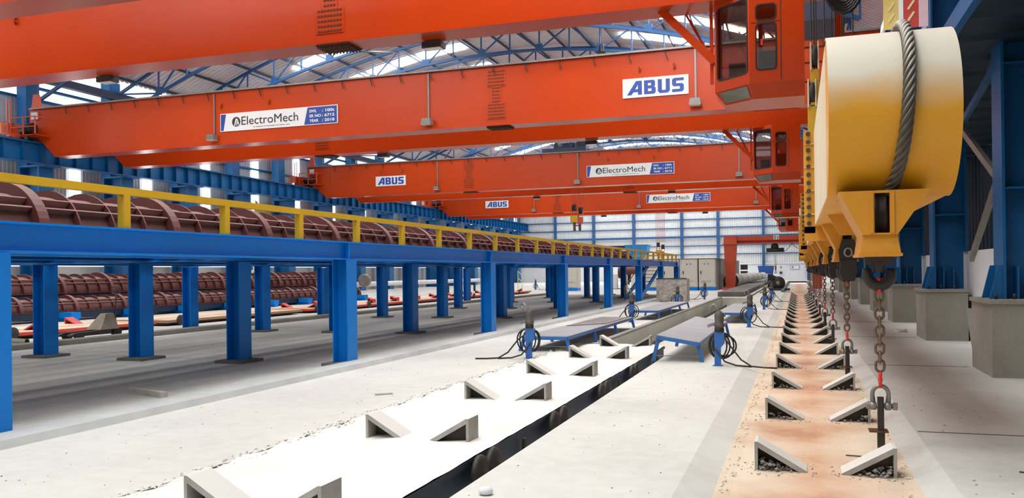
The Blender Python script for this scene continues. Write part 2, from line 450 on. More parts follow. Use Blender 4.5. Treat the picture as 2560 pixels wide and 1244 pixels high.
# ---- roof trusses
def truss():
    t = thing('roof_truss', 'x', 'truss', (XC,Y0C,13), 'arched blue lattice roof trusses')
    X = [-41.4]+[x for x in PX[1:]]
    for nm, top, h in (('top_chord',18.75,.17),('bottom_chord',17.1,.17)):
        b = MB()
        for i in range(len(X)-1):
            b.bar((X[i],Y0C,zarc(X[i],top)),(X[i+1],Y0C,zarc(X[i+1],top)),.15,h)
        b.build(nm, TBLUE, t)
    for i,x in enumerate(X):
        zl, zu = zarc(x,17.1), zarc(x,18.75)
        MB().bar((x,Y0C,zl),(x,Y0C,zu),.09).build('web_member', TBLUE, t)
        if i+1 < len(X):
            x2 = X[i+1]
            p, q = ((x,zl),(x2,zarc(x2,18.75))) if i % 2 else ((x,zu),(x2,zarc(x2,17.1)))
            MB().bar((p[0],Y0C,p[1]),(q[0],Y0C,q[1]),.09).build('web_member', TBLUE, t)
    gm = MB().box(-.22,.22,-.05,.05,-.1,.4).mesh('gusset_plate', TBLUE)
    for i,x in enumerate(X):
        if i % 2 == 1: piece('gusset_plate', gm, t, Vector((x,Y0C,zarc(x,17.1)))-t.location)
    return t
t0 = truss()
for k in range(-1, 15):
    t = t0 if k == 0 else dup(t0, (XC, Y0C+BAY*k, 13))
    t['label'] = 'arched blue lattice roof truss, %s counted away from the camera' % ORD[k+1]
# sway rods between trusses
for i,(x,y) in enumerate(((-27.6,50.2),(-14.7,62.7),(-23.4,75.2))):
    o = MB().cyl((x,y,zarc(x,17.1)),(x,y+BAY,zarc(x,18.6)),.06,8).build('bracing_pipe', STEELG)
    tag(o, 'thin grey bracing pipe slanting between roof trusses, %s from the left' % ('leftmost','rightmost','middle')[i], 'pipe', 'bracing pipes under the roof')

# ================================================================== SIGNS
def text_mesh(s, size, m, bold=0.0, ext=.004):
    cu = bpy.data.curves.new('t', 'FONT'); cu.body = s; cu.size = size; cu.offset = bold; cu.extrude = ext; cu.resolution_u = 3
    o = bpy.data.objects.new('t', cu); COL.objects.link(o)
    dg = bpy.context.evaluated_depsgraph_get(); dg.update()
    me = bpy.data.meshes.new_from_object(o.evaluated_get(dg)); bpy.data.objects.remove(o)
    me.materials.clear(); me.materials.append(m)
    xs_ = [v.co.x for v in me.vertices]
    return me, (min(xs_), max(xs_))
def lettering(name, s, w_, h, m, parent, x, y, z, bold=0.0):
    """text standing on the plane y, facing -Y, left edge x, baseline z, stretched to width w_ and cap height h"""
    me, (a, c) = text_mesh(s, 1.0, m, bold)
    caph = max(v.co.y for v in me.vertices)
    for v in me.vertices:
        v.co = ((v.co.x-a)/(c-a)*w_, -v.co.z-.004, v.co.y/caph*h)
    o = bpy.data.objects.new(name, me); COL.objects.link(o); o.parent = parent
    o.location = Vector((x,y,z))-rootloc(parent); return o
ABUS = {
 'A': ([(0,0),(.62,1),(1.02,1),(1.02,0),(.75,0),(.75,.2),(.43,.2),(.31,0)], [[(.55,.4),(.75,.4),(.75,.72)]]),
 'B': ([(0,0),(.68,0),(.78,.1),(.78,.43),(.68,.52),(.74,.6),(.74,.9),(.64,1),(0,1)], [[(.26,.2),(.5,.2),(.5,.4),(.26,.4)],[(.26,.61),(.47,.61),(.47,.8),(.26,.8)]]),
 'U': ([(0,1),(0,.14),(.13,0),(.67,0),(.8,.14),(.8,1),(.53,1),(.53,.25),(.49,.2),(.31,.2),(.27,.25),(.27,1)], []),
 'S': ([(0,0),(.66,0),(.78,.12),(.78,.48),(.66,.6),(.27,.6),(.27,.8),(.78,.8),(.78,1),(.12,1),(0,.88),(0,.52),(.12,.4),(.51,.4),(.51,.2),(0,.2)], []),
}
def sign_abus(par, x, y, z):
    """2.85 x .84 m plate; x,z lower-left"""
    p = MB().box(x,x+2.85,y-.03,y,z,z+.84).build('sign_plate', SIGNW, par)
    p['label'] = 'white plate lettered ABUS in blue'
    u = x+.19
    for ch in 'ABUS':
        o, h = ABUS[ch]; k = .645; b = MB()
        b.sheet([(a*k,c*.6) for a,c in o], [[(a*k,c*.6) for a,c in L] for L in h], (u,y-.031,z+.12), (1,0,0), (0,0,1), .008)
        u += {'A':1.02,'B':.78,'U':.8,'S':.78}[ch]*k+.095
        b.build('letter', SIGNB, p)
def sign_em(par, x, y, z, num):
    W, H = 6.9, .92
    p = MB().box(x,x+W,y-.03,y,z,z+H).build('sign_plate', SIGNW, par)
    p['label'] = 'long white and blue plate lettered ElectroMech with SWL 100t data'
    q = y-.031
    b = MB()
    b.sheet([(.04,.04),(.2,.04),(.36,H-.04),(.04,H-.04)], [], (x,q,z), (1,0,0), (0,0,1), .006)
    b.build('blue_field', SIGNB, p); b = MB()
    b.sheet([(5.0,.04),(W-.05,.04),(W-.05,H-.04),(5.2,H-.04)], [], (x,q,z), (1,0,0), (0,0,1), .006)
    b.build('blue_field', SIGNB, p)
    # round emblem: dark disc with a white A-shaped cut
    c = (.98,.46); r = .25
    disc = [(c[0]+r*math.cos(2*PI*i/24), c[1]+r*math.sin(2*PI*i/24)) for i in range(24)]
    b = MB(); b.sheet(disc, [], (x,q,z), (1,0,0), (0,0,1), .006); b.build('emblem', INK, p)
    b = MB()
    for poly in ([(.86,.27),(.92,.25),(1.0,.5),(.99,.66),(.93,.56)], [(1.0,.6),(1.06,.62),(1.16,.34),(1.1,.29)], [(.995,.24),(1.03,.24),(1.05,.4),(1.01,.46)]):
        b.sheet(poly, [], (x,q-.007,z), (1,0,0), (0,0,1), .004)
    b.build('emblem_stroke', SIGNW, p)
    lettering('lettering', 'ElectroMech', 3.35, .42, INK, p, x+1.3, q, z+.28, 0)
    b = MB(); u = x+2.0
    for L_ in (.12,.4,.1,.55,.16,.3,.22): b.box(u,u+L_,q-.006,q,z+.12,z+.15); u += L_+.05
    b.build('small_print', INKG, p)
    for s, zz in (('SWL', .62), ('SR NO', .38), ('YEAR', .14)):
        lettering('lettering', s, {'SWL':.42,'SR NO':.66,'YEAR':.52}[s], .14, SIGNW, p, x+5.3, q-.007, z+zz, .025)
    for s, zz in ((': 100t', .62), (': '+num, .38), (': 2018', .14)):
        lettering('lettering', s, .7, .14, SIGNW, p, x+6.02, q-.007, z+zz, .025)

# ================================================================== CRANES
def bolts(parent, x, y, rows):
    """splice plate pattern: rows of (z, count, pitch) bolt heads on the plane y"""
    b = MB()
    for z, nb, pitch in rows:
        for i in range(nb):
            xx = x+(i-(nb-1)/2)*pitch
            b.box(xx-.027,xx+.027,y-.062,y-.03,z-.026,z+.026)
    o = b.build('splice_bolts', DKBLT, parent); o['kind'] = 'stuff'
def splice(parent, g, x, y, zlo, full=True):
    rows = []
    def block(z0, z1, nr, nb):
        for i in range(nr): rows.append((z0+(z1-z0)*i/(nr-1), nb, .105))
    b = MB()
    if full:
        block(8.75,9.35,5,8); block(9.5,10.12,5,4); block(10.25,10.88,5,8)
        b.box(x-.46,x+.46,y-.03,y,8.68,9.42).box(x-.25,x+.25,y-.03,y,9.42,10.18).box(x-.46,x+.46,y-.03,y,10.18,10.95)
    else:
        block(8.75,9.35,5,8); block(9.5,9.8,3,4)
        b.box(x-.46,x+.46,y-.03,y,8.68,9.42).box(x-.25,x+.25,y-.03,y,9.42,9.9)
    b.build('splice_plate', ORANGE, g); bolts(g, x, y, rows)
    b = MB(); b.box(x-.55,x+.55,y+.08,y+.92,8.36,8.42)
    for i in range(10):
        for j in range(7): b.cyl((x-.5+i*.111,y+.14+j*.12,8.30),(x-.5+i*.111,y+.14+j*.12,8.36),.03,5)
    b.build('underside_splice', DKBLT, g)
def floodlight(g, x, y):
    c = MB().box(x-.04,x+.04,y-.05,y,8.95,11.05).build('conduit', STEELG, g)
    c['label'] = 'grey vertical conduit'
    f = MB().prism([(x-.26,8.62),(x+.26,8.62),(x+.2,8.9),(x-.2,8.9)], 'y', y-.42, y-.06).build('floodlight', STEELG, g)
    f['label'] = 'grey floodlight'
    MB().box(x-.23,x+.23,y-.4,y-.08,8.6,8.62).build('lamp_glass', LAMPG, f)
GP = [(-39.35,8.42),(3.3,8.42),(3.3,11.15),(-41.15,11.15),(-41.15,9.85),(-40.65,9.62)]
peg_me = MB().bar((0,0,.02),(.16,-.02,-.42),.035,.035).mesh('peg', STEELD)
def girder(t, y, det=True, spl=None, full=True):
    g = MB().prism(GP, 'y', y+.04, y+.96).build('girder', ORANGE, t)
    MB().box(-39.35,3.3,y-.02,y+1.02,8.39,8.42).build('bottom_flange', ORANGE, g)
    b = MB(); b.box(-41.2,3.3,y-.03,y+1.03,11.15,11.19); b.build('top_flange', ORANGE, g)
    if det:
        MB().box(-41.0,3.3,y-.12,y-.02,11.12,11.2).build('cable_tray', STEELG, g)
        for i in range(26): piece('peg', peg_me, g, Vector((-38.5+1.58*i,y-.06,11.12))-rootloc(g))
    if spl: splice(t, g, spl, y+.04, 0, full)
    return g
def cab(t, yb):
    """driver's cab slung under the rear girder; yb = plane of its front wall"""
    x0, x1, xc = -1.03, .24, -1.92; yc = yb+.8; y1 = yb+1.9; zb, zt = 6.12, 8.39
    c = MB().box(xc+.02,x1-.02,yb+.3,y1,zt-.06,zt).build('cab', ORANGE, t); c['label'] = "orange driver's cab with rounded windows"
    # front wall with door window and small top light
    b = MB(); H = zt-zb
    b.sheet([(0,0),(x1-x0,0),(x1-x0,H),(0,H)], [rrect(.17,.62,.32,1.42,.09), rrect(.17,.62,1.52,1.88,.09)], (x0,yb,zb), (1,0,0), (0,0,1), -.05)
    b.build('front_wall', ORANGE, c)
    for (v0,v1) in ((.32,1.42),(1.52,1.88)):
        MB().sheet(rrect(.17,.62,v0,v1,.09), [], (x0,yb+.03,zb), (1,0,0), (0,0,1), -.01).build('window_pane', GLASS, c)
        MB().sheet(rrect(.145,.645,v0-.025,v1+.025,.1), [rrect(.18,.61,v0+.01,v1-.01,.08)], (x0,yb-.012,zb), (1,0,0), (0,0,1), -.014).build('window_seal', BLACK, c)
    MB().box(x0+.72,x0+.74,yb-.015,yb,zb+.05,zb+1.98).build('door_gap', DKBLT, c)
    MB().box(x0+.05,x0+.72,yb-.012,yb,zb+1.46,zb+1.475).build('door_gap', DKBLT, c)
    # slanting corner wall with the large window
    p, q = Vector((xc,yc,zb)), Vector((x0,yb,zb)); u = (q-p); L = u.length; u.normalize()
    b = MB(); b.sheet([(0,0),(L,0),(L,H),(0,H)], [rrect(.1,L-.07,.28,H-.18,.1)], p, u, (0,0,1), -.05); b.build('corner_wall', ORANGE, c)
    n_ = u.cross(Vector((0,0,1)))
    MB().sheet(rrect(.1,L-.07,.28,H-.18,.1), [], p-n_*.03, u, (0,0,1), -.01).build('window_pane', GLASS, c)
    MB().sheet(rrect(.075,L-.045,.255,H-.155,.11), [rrect(.11,L-.08,.29,H-.19,.09)], p+n_*.014, u, (0,0,1), -.014).build('window_seal', BLACK, c)
    # far side walls: left wall and back wall with openings
    b = MB(); b.sheet([(0,0),(y1-yc,0),(y1-yc,H),(0,H)], [rrect(.1,y1-yc-.1,.3,H-.25,.08)], (xc,y1,zb), (0,-1,0), (0,0,1), -.04); b.build('side_wall', ORANGE, c)
    b = MB(); b.sheet([(0,0),(x1-xc,0),(x1-xc,H),(0,H)], [rrect(.12,1.02,.3,H-.22,.08), rrect(1.12,x1-xc-.1,.3,H-.22,.08)], (x1,y1,zb), (-1,0,0), (0,0,1), -.04); b.build('back_wall', ORANGE, c)
    MB().box(x1-.05,x1,yb+.05,y1,zb,zt).build('side_wall', ORANGE, c)
    # foot: sloping lower glazing and sheet underside
    b = MB(); zf = zb-.32
    poly = [(xc,yc),(x0,yb),(x1,yb),(x1,y1),(xc,y1)]; low = [(xc+.25,yc+.1),(x0+.08,yb+.35),(x1,yb+.35),(x1,y1),(xc+.25,y1)]
    vs = [(a,d,zb) for a,d in poly]+[(a,d,zf) for a,d in low]
    b.add(vs, [(4,3,2,1,0),(5,6,7,8,9)]+[(i,(i+1)%5,(i+1)%5+5,i+5) for i in range(5)]); b.build('foot', ORANGE, c)
    a0, a1 = Vector(vs[0]), Vector(vs[1]); b0, b1 = Vector(vs[5]), Vector(vs[6]); nn = (a1-a0).cross(b0-a0).normalized()
    if nn.y > 0: nn = -nn
    def lerp(s, k): return (a0.lerp(a1,s)).lerp(b0.lerp(b1,s),k)
    b = MB(); pp = [lerp(.1,.1),lerp(.92,.1),lerp(.92,.85),lerp(.1,.85)]
    b.hexa([v+nn*.004 for v in pp], [v+nn*.02 for v in pp]); b.build('lower_pane', mat('greenish_pane',(120,122,108),.1,var=.1), c)
    # seat and console inside
    b = MB(); b.box(x0+.15,x0+.65,yb+.75,yb+1.25,zb+.05,zb+.55); b.box(x0+.15,x0+.65,yb+1.2,yb+1.32,zb+.5,zb+1.05); b.build('seat', BLACK, c)
    MB().box(x0-.55,x0-.15,yb+1.0,yb+1.4,zb,zb+.75).build('console', STEELG, c)
    MB().box(x1-1.0,x1-.95,yb-.04,yb,zb+.9,zb+1.05).build('hinge', RED, c)
    # hangers and brace
    b = MB(); b.bar((-3.3,yb+1.0,8.42),(xc,yb+1.0,6.95),.2,.2); b.build('diagonal_brace', ORANGE, t)
    b = MB(); b.bar((xc-.1,yb+1.1,6.4),(xc-.1,yb+1.1,8.42),.08); b.bar((xc-.8,yb+1.5,8.42),(xc+.2,yb+1.5,6.5),.06); b.build('ladder_stay', ORANGE, t)
def left_end(t, yf, yr):
    """end carriage on the runway with a service basket, drive motor and buffer"""
    b = MB(); b.box(-42.15,-41.15,yf-.6,yr+1.6,9.36,10.25); b.build('end_carriage', ORANGE, t)
    for y in (yf-.3,yr+1.2): MB().cyl((-40.95,y,9.55),(-40.5,y,9.55),.24,16).build('travel_wheel', STEELD, t)
    b = MB(); b.prism([(-42.3,9.75),(-41.95,9.75),(-42.0,10.35),(-42.3,10.35)],'y',yf-1.1,yf-.6); b.build('buffer', mat('pale_orange_paint',(228,128,96),.5), t)
    m = MB(); m.cyl((-41.0,yf-.55,9.95),(-40.2,yf-.55,9.95),.3,14); m.cyl((-41.15,yf-.55,9.95),(-41.0,yf-.55,9.95),.22,12); m.build('drive_motor', BLACK, t)
    b = MB(); b.box(-41.6,-39.6,yf-1.0,yf-.02,9.5,9.55); b.build('basket_floor', ORANGE, t)
    b = MB()
    for x in (-41.4,-40.5,-39.65): b.bar((x,yf-.97,9.5),(x,yf-.97,10.55),.06)
    for z in (9.98,10.52): b.bar((-41.4,yf-.97,z),(-39.65,yf-.97,z),.05)
    b.bar((-39.65,yf-.97,10.52),(-39.65,yf-.02,10.52),.05); b.build('basket_rail', ORANGE2, t)
    b = MB()
    for x in (-42.1,-41.9): b.bar((x,yf-.6,10.2),(x,yf-.6,11.6),.05)
    b.build('collector_post', ORANGE2, t)
    b = MB(); b.prism([(-41.1,11.19),(-40.5,11.19),(-40.65,12.0),(-40.95,12.0)],'y',yf+.1,yf+.3); b.build('end_stop', ORANGE2, t)
    b = MB(); b.box(-40.9,-40.5,yf-.1,yf+.02,10.55,10.95); b.build('terminal_box', WHITEW, t)
def crane(i, yf, yr, spl_f, spl_r, signs, num, label, full_f=True):
    t = thing('overhead_crane', label, 'crane', (-19,yf,8.42), 'orange double-girder overhead cranes')
    gf = girder(t, yf, i > 0, spl_f, True); gr = girder(t, yr, False, spl_r, i == 0)
    if i > 0:
        for x in (-28.6,-16.45,-4.0): floodlight(gf, x, yf+.02)
        left_end(t, yf, yr)
        lx = (-28.2,-25.3,-6.4,-4.9) if i == 1 else (-33.9,-31.9,-14.0,-10.4)
        for x in lx:
            b = MB(); b.sheet([(-.09,0),(.09,0),(.13,.13),(.09,.26),(-.09,.26),(-.13,.13)], [rrect(-.04,.04,.09,.17,.03,2)], (x,yf+.02,10.28), (.55,-.83,0), (0,0,1), .03)
            b.build('lifting_lug', mat('dark_orange_lug',(168,60,30),.5), gf)
    else:
        b = MB(); b.sheet([(-.1,0),(.1,0),(.13,.15),(.1,.28),(-.1,.28),(-.13,.15)], [rrect(-.04,.04,.1,.18,.03,2)], (-25.0,yr+.02,10.2), (.55,-.83,0), (0,0,1), .03)
        b.build('lifting_lug', mat('dark_orange_lug',(168,60,30),.5), gr)
    for x in (-22.0,-10.0):
        f = MB().box(x-.3,x+.3,yr+.75,yr+1.15,8.18,8.36).build('underside_lamp', STEELD, t)
        MB().box(x-.26,x+.26,yr+.79,yr+1.11,8.165,8.18).build('lamp_glass', LAMPG, f)
    # right end carriage
    MB().box(2.6,3.5,yf-.6,yr+1.6,9.3,10.2).build('end_carriage', ORANGE, t)
    cab(t, yr-.5)
    if signs:
        for kind, x in signs:
            if kind == 'abus': sign_abus(gf, x, yf+.02, 9.17)
            else: sign_em(gf, x, yf+.02, 9.06, num)
    return t
crane1 = crane(0, 15.85, 21.9, None, -12.9, (), '', 'orange overhead crane nearest the camera, running off the top of the view')
crane(1, 36.9, 42.1, -13.05, -25.4, (('em',-28.23),('abus',-7.15)), '6712', 'orange overhead crane with plates reading 6712 and ABUS, second from camera')
crane(2, 65.8, 71.9, -25.8, -13.5, (('abus',-34.4),('em',-15.72)), '6711', 'orange overhead crane with the plate reading 6711, third from camera')
crane(3, 93.6, 99.7, -25.9, -13.7, (('abus',-34.6),('em',-15.65)), '6710', 'farthest orange overhead crane, nearest the pale back wall')

# blue hoist trolley on top of the third crane
t = thing('hoist_trolley', 'dark blue hoist trolley standing on top of the third crane', 'hoist', (-18,69,11.2))
MB().box(-19.8,-16.1,67.2,71.2,11.19,11.75).build('trolley_frame', NAVY, t)
b = MB(); b.cyl((-19.2,69,12.0),(-17.4,69,12.0),.42,16); b.build('rope_drum', DKBLUE, t)
MB().box(-17.2,-16.4,68.4,69.6,11.75,12.45).build('gearbox', DKBLUE, t)
MB().box(-16.0,-14.9,68.2,70.2,11.2,11.75).build('motor_box', CONTAIN, t)
MB().prism([(-18.9,11.75),(-18.5,11.75),(-18.6,12.35),(-18.8,12.35)],'y',67.5,67.9).build('bearing_stand', DKBLUE, t)

dup(t, (-15.4,97,11.2), 'dark blue hoist trolley standing on top of the farthest crane')
def hook_block(label, x, y, ztop, z, s=1.0):
    """bottom block with ropes: sheaves, yellow body and a twin-cheek hook"""
    t = thing('crane_hook_block', label, 'hook block', (x,y,z), 'yellow hook blocks hanging from the cranes')
    b = MB()
    for k in range(7): b.cyl((x-.48*s+k*.17*s,y,ztop),(x-.48*s+k*.17*s,y,z+2.2*s),.022,6)
    b.build('hoist_ropes', ORANGE2 if s > .9 else ROPE, t)
    for dx in (-.36,-.24,-.12,.2,.32,.44):
        zz = z+(1.95 if dx < 0 else 1.7)*s
        MB().cyl((x+dx*s-.04,y,zz),(x+dx*s+.04,y,zz),.28*s,14).build('sheave', STEELD, t)
    b = MB()
    for dx in (-.42,-.1,.14,.5): b.box(x+dx*s-.02,x+dx*s+.02,y-.12,y+.12,z+1.25*s,z+1.75*s)
    b.build('cheek_plate', ORANGE2, t)
    b = MB(); b.prism([(x-.52*s,z+.72*s),(x+.1*s,z+.72*s),(x+.1*s,z+1.3*s),(x-.52*s,z+1.3*s)],'y',y-.3*s,y+.3*s); b.build('block_body', YELLOW, t)
    b = MB(); b.box(x+.1*s,x+.46*s,y-.25*s,y+.25*s,z+.6*s,z+1.15*s); b.build('block_body', ORANGE2, t)
    b = MB()
    for dx in (-.24,.22): b.box(x+(dx-.09)*s,x+(dx+.09)*s,y-.1,y+.1,z,z+.75*s)
    b.box(x-.2*s,x+.2*s,y-.06,y+.06,z+.4*s,z+.48*s)
    b.build('hook_shank', DKBLT, t)
    return t
hook_block('yellow hook block on orange ropes hanging in mid-air in front of the back wall', -17.35, 69, 11.2, 5.0)
hook_block('smaller-looking hook block on grey ropes just above the far end of the blue platform', -14.7, 97, 11.2, 2.7, .95)

# ================================================================== BLUE PLATFORM
PXF = -7.62
plat = thing('steel_platform', 'long blue steel platform with yellow handrail on rows of columns', 'platform', (PXF,20,0))
def ibeam(b, axis, c, a0, a1, z0, z1, w_, tf=.025, tw=.02):
    if axis == 'y':
        b.box(c-w_/2,c+w_/2,a0,a1,z1-tf,z1).box(c-w_/2,c+w_/2,a0,a1,z0,z0+tf).box(c-tw/2,c+tw/2,a0,a1,z0+tf,z1-tf)
    else:
        b.box(a0,a1,c-w_/2,c+w_/2,z1-tf,z1).box(a0,a1,c-w_/2,c+w_/2,z0,z0+tf).box(a0,a1,c-tw/2,c+tw/2,z0+tf,z1-tf)
    return b
ROWS = [6.3, 13.35, 20.75, 28.15, 35.55, 42.95, 50.35, 57.2]
CX = [PXF, -9.85, -12.1, -14.5, -17.0]
ibeam(MB(), 'y', PXF, -3, 57.5, 1.86, 2.18, .22).build('edge_beam', BLUE, plat)
for y in ROWS:
    b = MB(); b.box(PXF+.01,PXF+.1,y-.02,y+.02,1.89,2.15); b.build('beam_stiffener', BLUE, plat)
for x in CX[1:]: ibeam(MB(), 'y', x, -3, 57.5, 1.9, 2.1, .2).build('long_beam', BLUE, plat)
for y in ROWS: ibeam(MB(), 'x', y, CX[-1]-.1, PXF-.1, 1.885, 2.09, .2).build('cross_beam', BLUE, plat)
for x0_ in [-17.1+.62*i for i in range(15)]: MB().box(x0_,x0_+.44,-3,57.5,2.1,2.13).build('deck_plate', mat('dusty_deck_plate',(90,96,104),.6), plat)
MB().box(-12.0,PXF-.115,47.5,57.5,2.095,2.125).build('end_landing', mat('dusty_deck_plate',(90,96,104),.6), plat)
b = MB(); b.box(-.15,-.13,-.17,.17,0,1.86).box(.13,.15,-.17,.17,0,1.86).box(-.13,.13,-.01,.01,0,1.86); colme = b.mesh('column', BLUE)
bpme = MB().box(-.3,.3,-.32,.32,0,.05).mesh('base_plate', CONCD)
for j,y in enumerate(ROWS):
    for i,x in enumerate(CX):
        if j == 0 and i > 0: continue
        if j == 7 and i > 2: continue
        xx = x if i else x
        piece('column', colme, plat, Vector((xx,y,0.0))-plat.location)
        piece('base_plate', bpme, plat, Vector((xx,y,0.0))-plat.location)
MB().box(PXF-.045,PXF+.045,-3,57.5,2.58,2.67).build('top_rail', YELLOW, plat)
post = MB().box(-.05,.05,-.05,.05,0,.4).mesh('rail_post', YELLOW)
y = 2.5
while y < 57.4:
    piece('rail_post', post, plat, Vector((PXF,y,2.18))-plat.location); y += 1.883
b = MB(); b.bar((PXF,57.4,2.62),(-12,57.4,2.62),.07); b.build('end_rail', YELLOW, plat)
for x in (-8.6,-9.7,-10.8,-11.9): piece('rail_post', post, plat, Vector((x,57.4,2.18))-plat.location)
# stair at the far end
b = MB(); b.bar((-7.9,44.9,.1),(-7.9,52.5,1.95),.06,.24); b.build('stair_stringer', BLUE, plat)
b = MB(); b.bar((-8.7,44.9,.1),(-8.7,52.5,1.95),.06,.24); b.build('stair_stringer', BLUE, plat)
for i in range(9):
    y = 45.3+i*.82; z = .18+i*.2
    MB().box(-8.7,-7.9,y,y+.3,z,z+.03).build('stair_tread', BLUE, plat)
b = MB(); b.bar((-8.75,45.0,.75),(-8.75,52.3,2.55),.04); b.bar((-8.75,45.0,.1),(-8.75,45.0,.75),.04); b.bar((-8.75,49,1.1),(-8.75,49,1.75),.04); b.build('stair_rail', YELLOW, plat)

# ================================================================== HALF MOULDS
def arc_ring(b, r0, r1, y0, y1, xc, zc, n=18):
    vs, fs = [], []
    for i in range(n+1):
        a = PI*i/n; c, s_ = math.cos(a), math.sin(a)
        for r,y in ((r0,y0),(r1,y0),(r1,y1),(r0,y1)): vs.append((xc+r*c,y,zc+r*s_))
    for i in range(n):
        for k in range(4): fs.append((i*4+k, i*4+(k+1)%4, (i+1)*4+(k+1)%4, (i+1)*4+k))
    fs += [(0,1,2,3), tuple(n*4+k for k in (3,2,1,0))]
    return b.add(vs, fs)
def half_mould(label, xc, zc, y0, y1, phase, step, R, group=None):
    t = thing('half_mould', label, 'mould', (xc,y0,zc), group or 'dusty maroon half-round pole moulds')
    b = MB(); arc_ring(b, R-.02, R, y0, y1, xc, zc, 24); b.build('shell', MAROON, t)
    big = arc_ring(MB(), R, R*1.27, -.075, .075, 0, 0, 22).mesh('tyre_ring', MAROON)
    rib = arc_ring(MB(), R, R*1.19, -.012, .012, 0, 0, 18).mesh('rib', MAROON)
    y, i = phase, 0
    q = step/4
    while y < y1:
        if y > y0+.05: piece('tyre_ring' if i % 4 == 0 else 'rib', big if i % 4 == 0 else rib, t, (0,y-y0,0))
        y += q; i += 1
    for a in (32, 46, 134, 148):
        c, s_ = math.cos(math.radians(a)), math.sin(math.radians(a)); r0, r1 = R, R*1.19
        p = Vector((xc+c*(r0+r1)/2, 0, zc+s_*(r0+r1)/2))
        b = MB(); b.bar((p.x,y0,p.z),(p.x,y1,p.z), .02, r1-r0, up=(c,0,s_)); b.build('stiffener_bar', MAROONE, t)
    for sx in (-1,1):
        b = MB(); b.box(xc+sx*(R-.02),xc+sx*R*1.2,y0,y1,zc-.0,zc+.025); f = b.build('bolt_flange', MAROON, t)
        b = MB(); yy = y0+.2
        while yy < y1: b.cyl((xc+sx*R*1.1,yy,zc+.02),(xc+sx*R*1.1,yy,zc+.075),.025,6); yy += step/10
        o = b.build('flange_bolts', STEELD, f); o['kind'] = 'stuff'
    return t
half_mould('dusty maroon ribbed half-round mould lying on the blue platform behind its rail', -9.02, 2.131, 2.2, 46.2, 3.21, 2.27, .49)
half_mould('smaller maroon half-round mould on the blue floor rack, lower of two', -26.2, .36, 20, 47, 20.2, 2.42, .47)
half_mould('larger maroon half-round mould stored higher, behind the lower one under the windows', -27.75, .98, 20, 46, 20.9, 2.42, .66)
t = thing('mould_rack', 'low dark blue steel rack under the two floor moulds', 'rack', (-27,33,0))
for x in (-25.75,-26.65): MB().box(x-.1,x+.1,20,47,.12,.355).build('rack_beam', DKBLUE, t)
for i in range(9):
    y = 21.2+i*3.15
    MB().box(-28.6,-25.0,y-.15,y+.15,0.02,.12).build('foot_beam', BLUE, t)
    b = MB(); b.box(-25.6,-25.0,y-.22,y+.22,.12,.34); b.build('beam_end', BLUE, t)
for x in (-28.4,-27.1): MB().box(x-.08,x+.08,20,46,.78,.97).build('shelf_beam', DKBLUE, t)
for i in range(9):
    for x in (-28.4,-27.1):
        y = 21.2+i*3.0; MB().box(x-.06,x+.06,y-.06,y+.06,.12,.78).build('shelf_post', DKBLUE, t)

# ================================================================== WEDGES
def wedge_mesh(name, m, L=.42, H=.24, D=.26, tk=.026):
    """bent-plate wedge: upright outer plate at x=0, sloping plate down to x=L, hollow ends"""
    k = L/H
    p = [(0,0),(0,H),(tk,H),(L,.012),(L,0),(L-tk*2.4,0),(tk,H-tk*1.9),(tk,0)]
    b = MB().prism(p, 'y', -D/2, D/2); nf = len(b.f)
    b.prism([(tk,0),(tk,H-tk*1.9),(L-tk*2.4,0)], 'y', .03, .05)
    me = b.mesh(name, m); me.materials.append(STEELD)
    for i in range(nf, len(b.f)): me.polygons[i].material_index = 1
    return me
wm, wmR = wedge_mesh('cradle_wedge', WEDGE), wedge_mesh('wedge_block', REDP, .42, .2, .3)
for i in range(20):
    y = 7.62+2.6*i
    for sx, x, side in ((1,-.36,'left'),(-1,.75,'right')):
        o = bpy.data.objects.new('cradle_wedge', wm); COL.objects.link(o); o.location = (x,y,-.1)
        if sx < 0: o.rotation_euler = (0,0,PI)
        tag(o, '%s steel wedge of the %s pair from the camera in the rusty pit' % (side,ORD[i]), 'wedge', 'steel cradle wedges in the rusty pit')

# gravel lying inside and around the nearest wedges, grit along the pit rims
def grit(name, label, cat, gen, m):
    b = MB()
    for (x,y,z,r) in gen:
        a = random.random()*PI; c, s_ = math.cos(a)*r, math.sin(a)*r; e = r*random.uniform(.6,1.3); h = r*random.uniform(.5,.9)
        b.add([(x+c,y+s_,z),(x-s_*e/r,y+c*e/r,z),(x-c,y-s_,z),(x+s_*e/r,y-c*e/r,z),(x+.2*r,y,z+h),(x,y,z-h)],
              [(0,1,4),(1,2,4),(2,3,4),(3,0,4),(1,0,5),(2,1,5),(3,2,5),(0,3,5)])
    return tag(b.build(name, m), label, cat, kind='stuff')
R_ = random.uniform
gen = []
for y in (7.62,10.22,12.82,15.42):
    for s_,x in ((1,-.36),(-1,.75)):
        for k in range(70 if y < 9 else 26):
            u = R_(.03,.3); gen.append((x+s_*u, y+R_(-.16,.02), -.1+R_(0,.1)*(1-u/.35), R_(.012,.026)))
        for k in range(60): gen.append((x+s_*R_(-.12,.5), y+R_(-.32,.2), -.098, R_(.004,.014)))
grit('gravel', 'grey gravel heaped inside the nearest pit wedges', 'gravel', gen, mat('grey_gravel',(150,146,140),.85,var=.25,scale=8))
gen = [(R_(-.62,-.5) if random.random() < .5 else R_(.76,.92), R_(5,30), -.085, R_(.005,.018)) for k in range(900)]
gen += [(R_(-.5,.78), R_(5,26), -.098, R_(.003,.009)) for k in range(700)]
grit('loose_grit', 'pale loose grit scattered along the pit edges', 'grit', gen, SANDG)
gen = [(R_(-7.2,-4.7), R_(5,22), .001, R_(.003,.012)) for k in range(160)]+[(R_(-2.4,-.9), R_(5,22), .001, R_(.003,.012)) for k in range(140)]
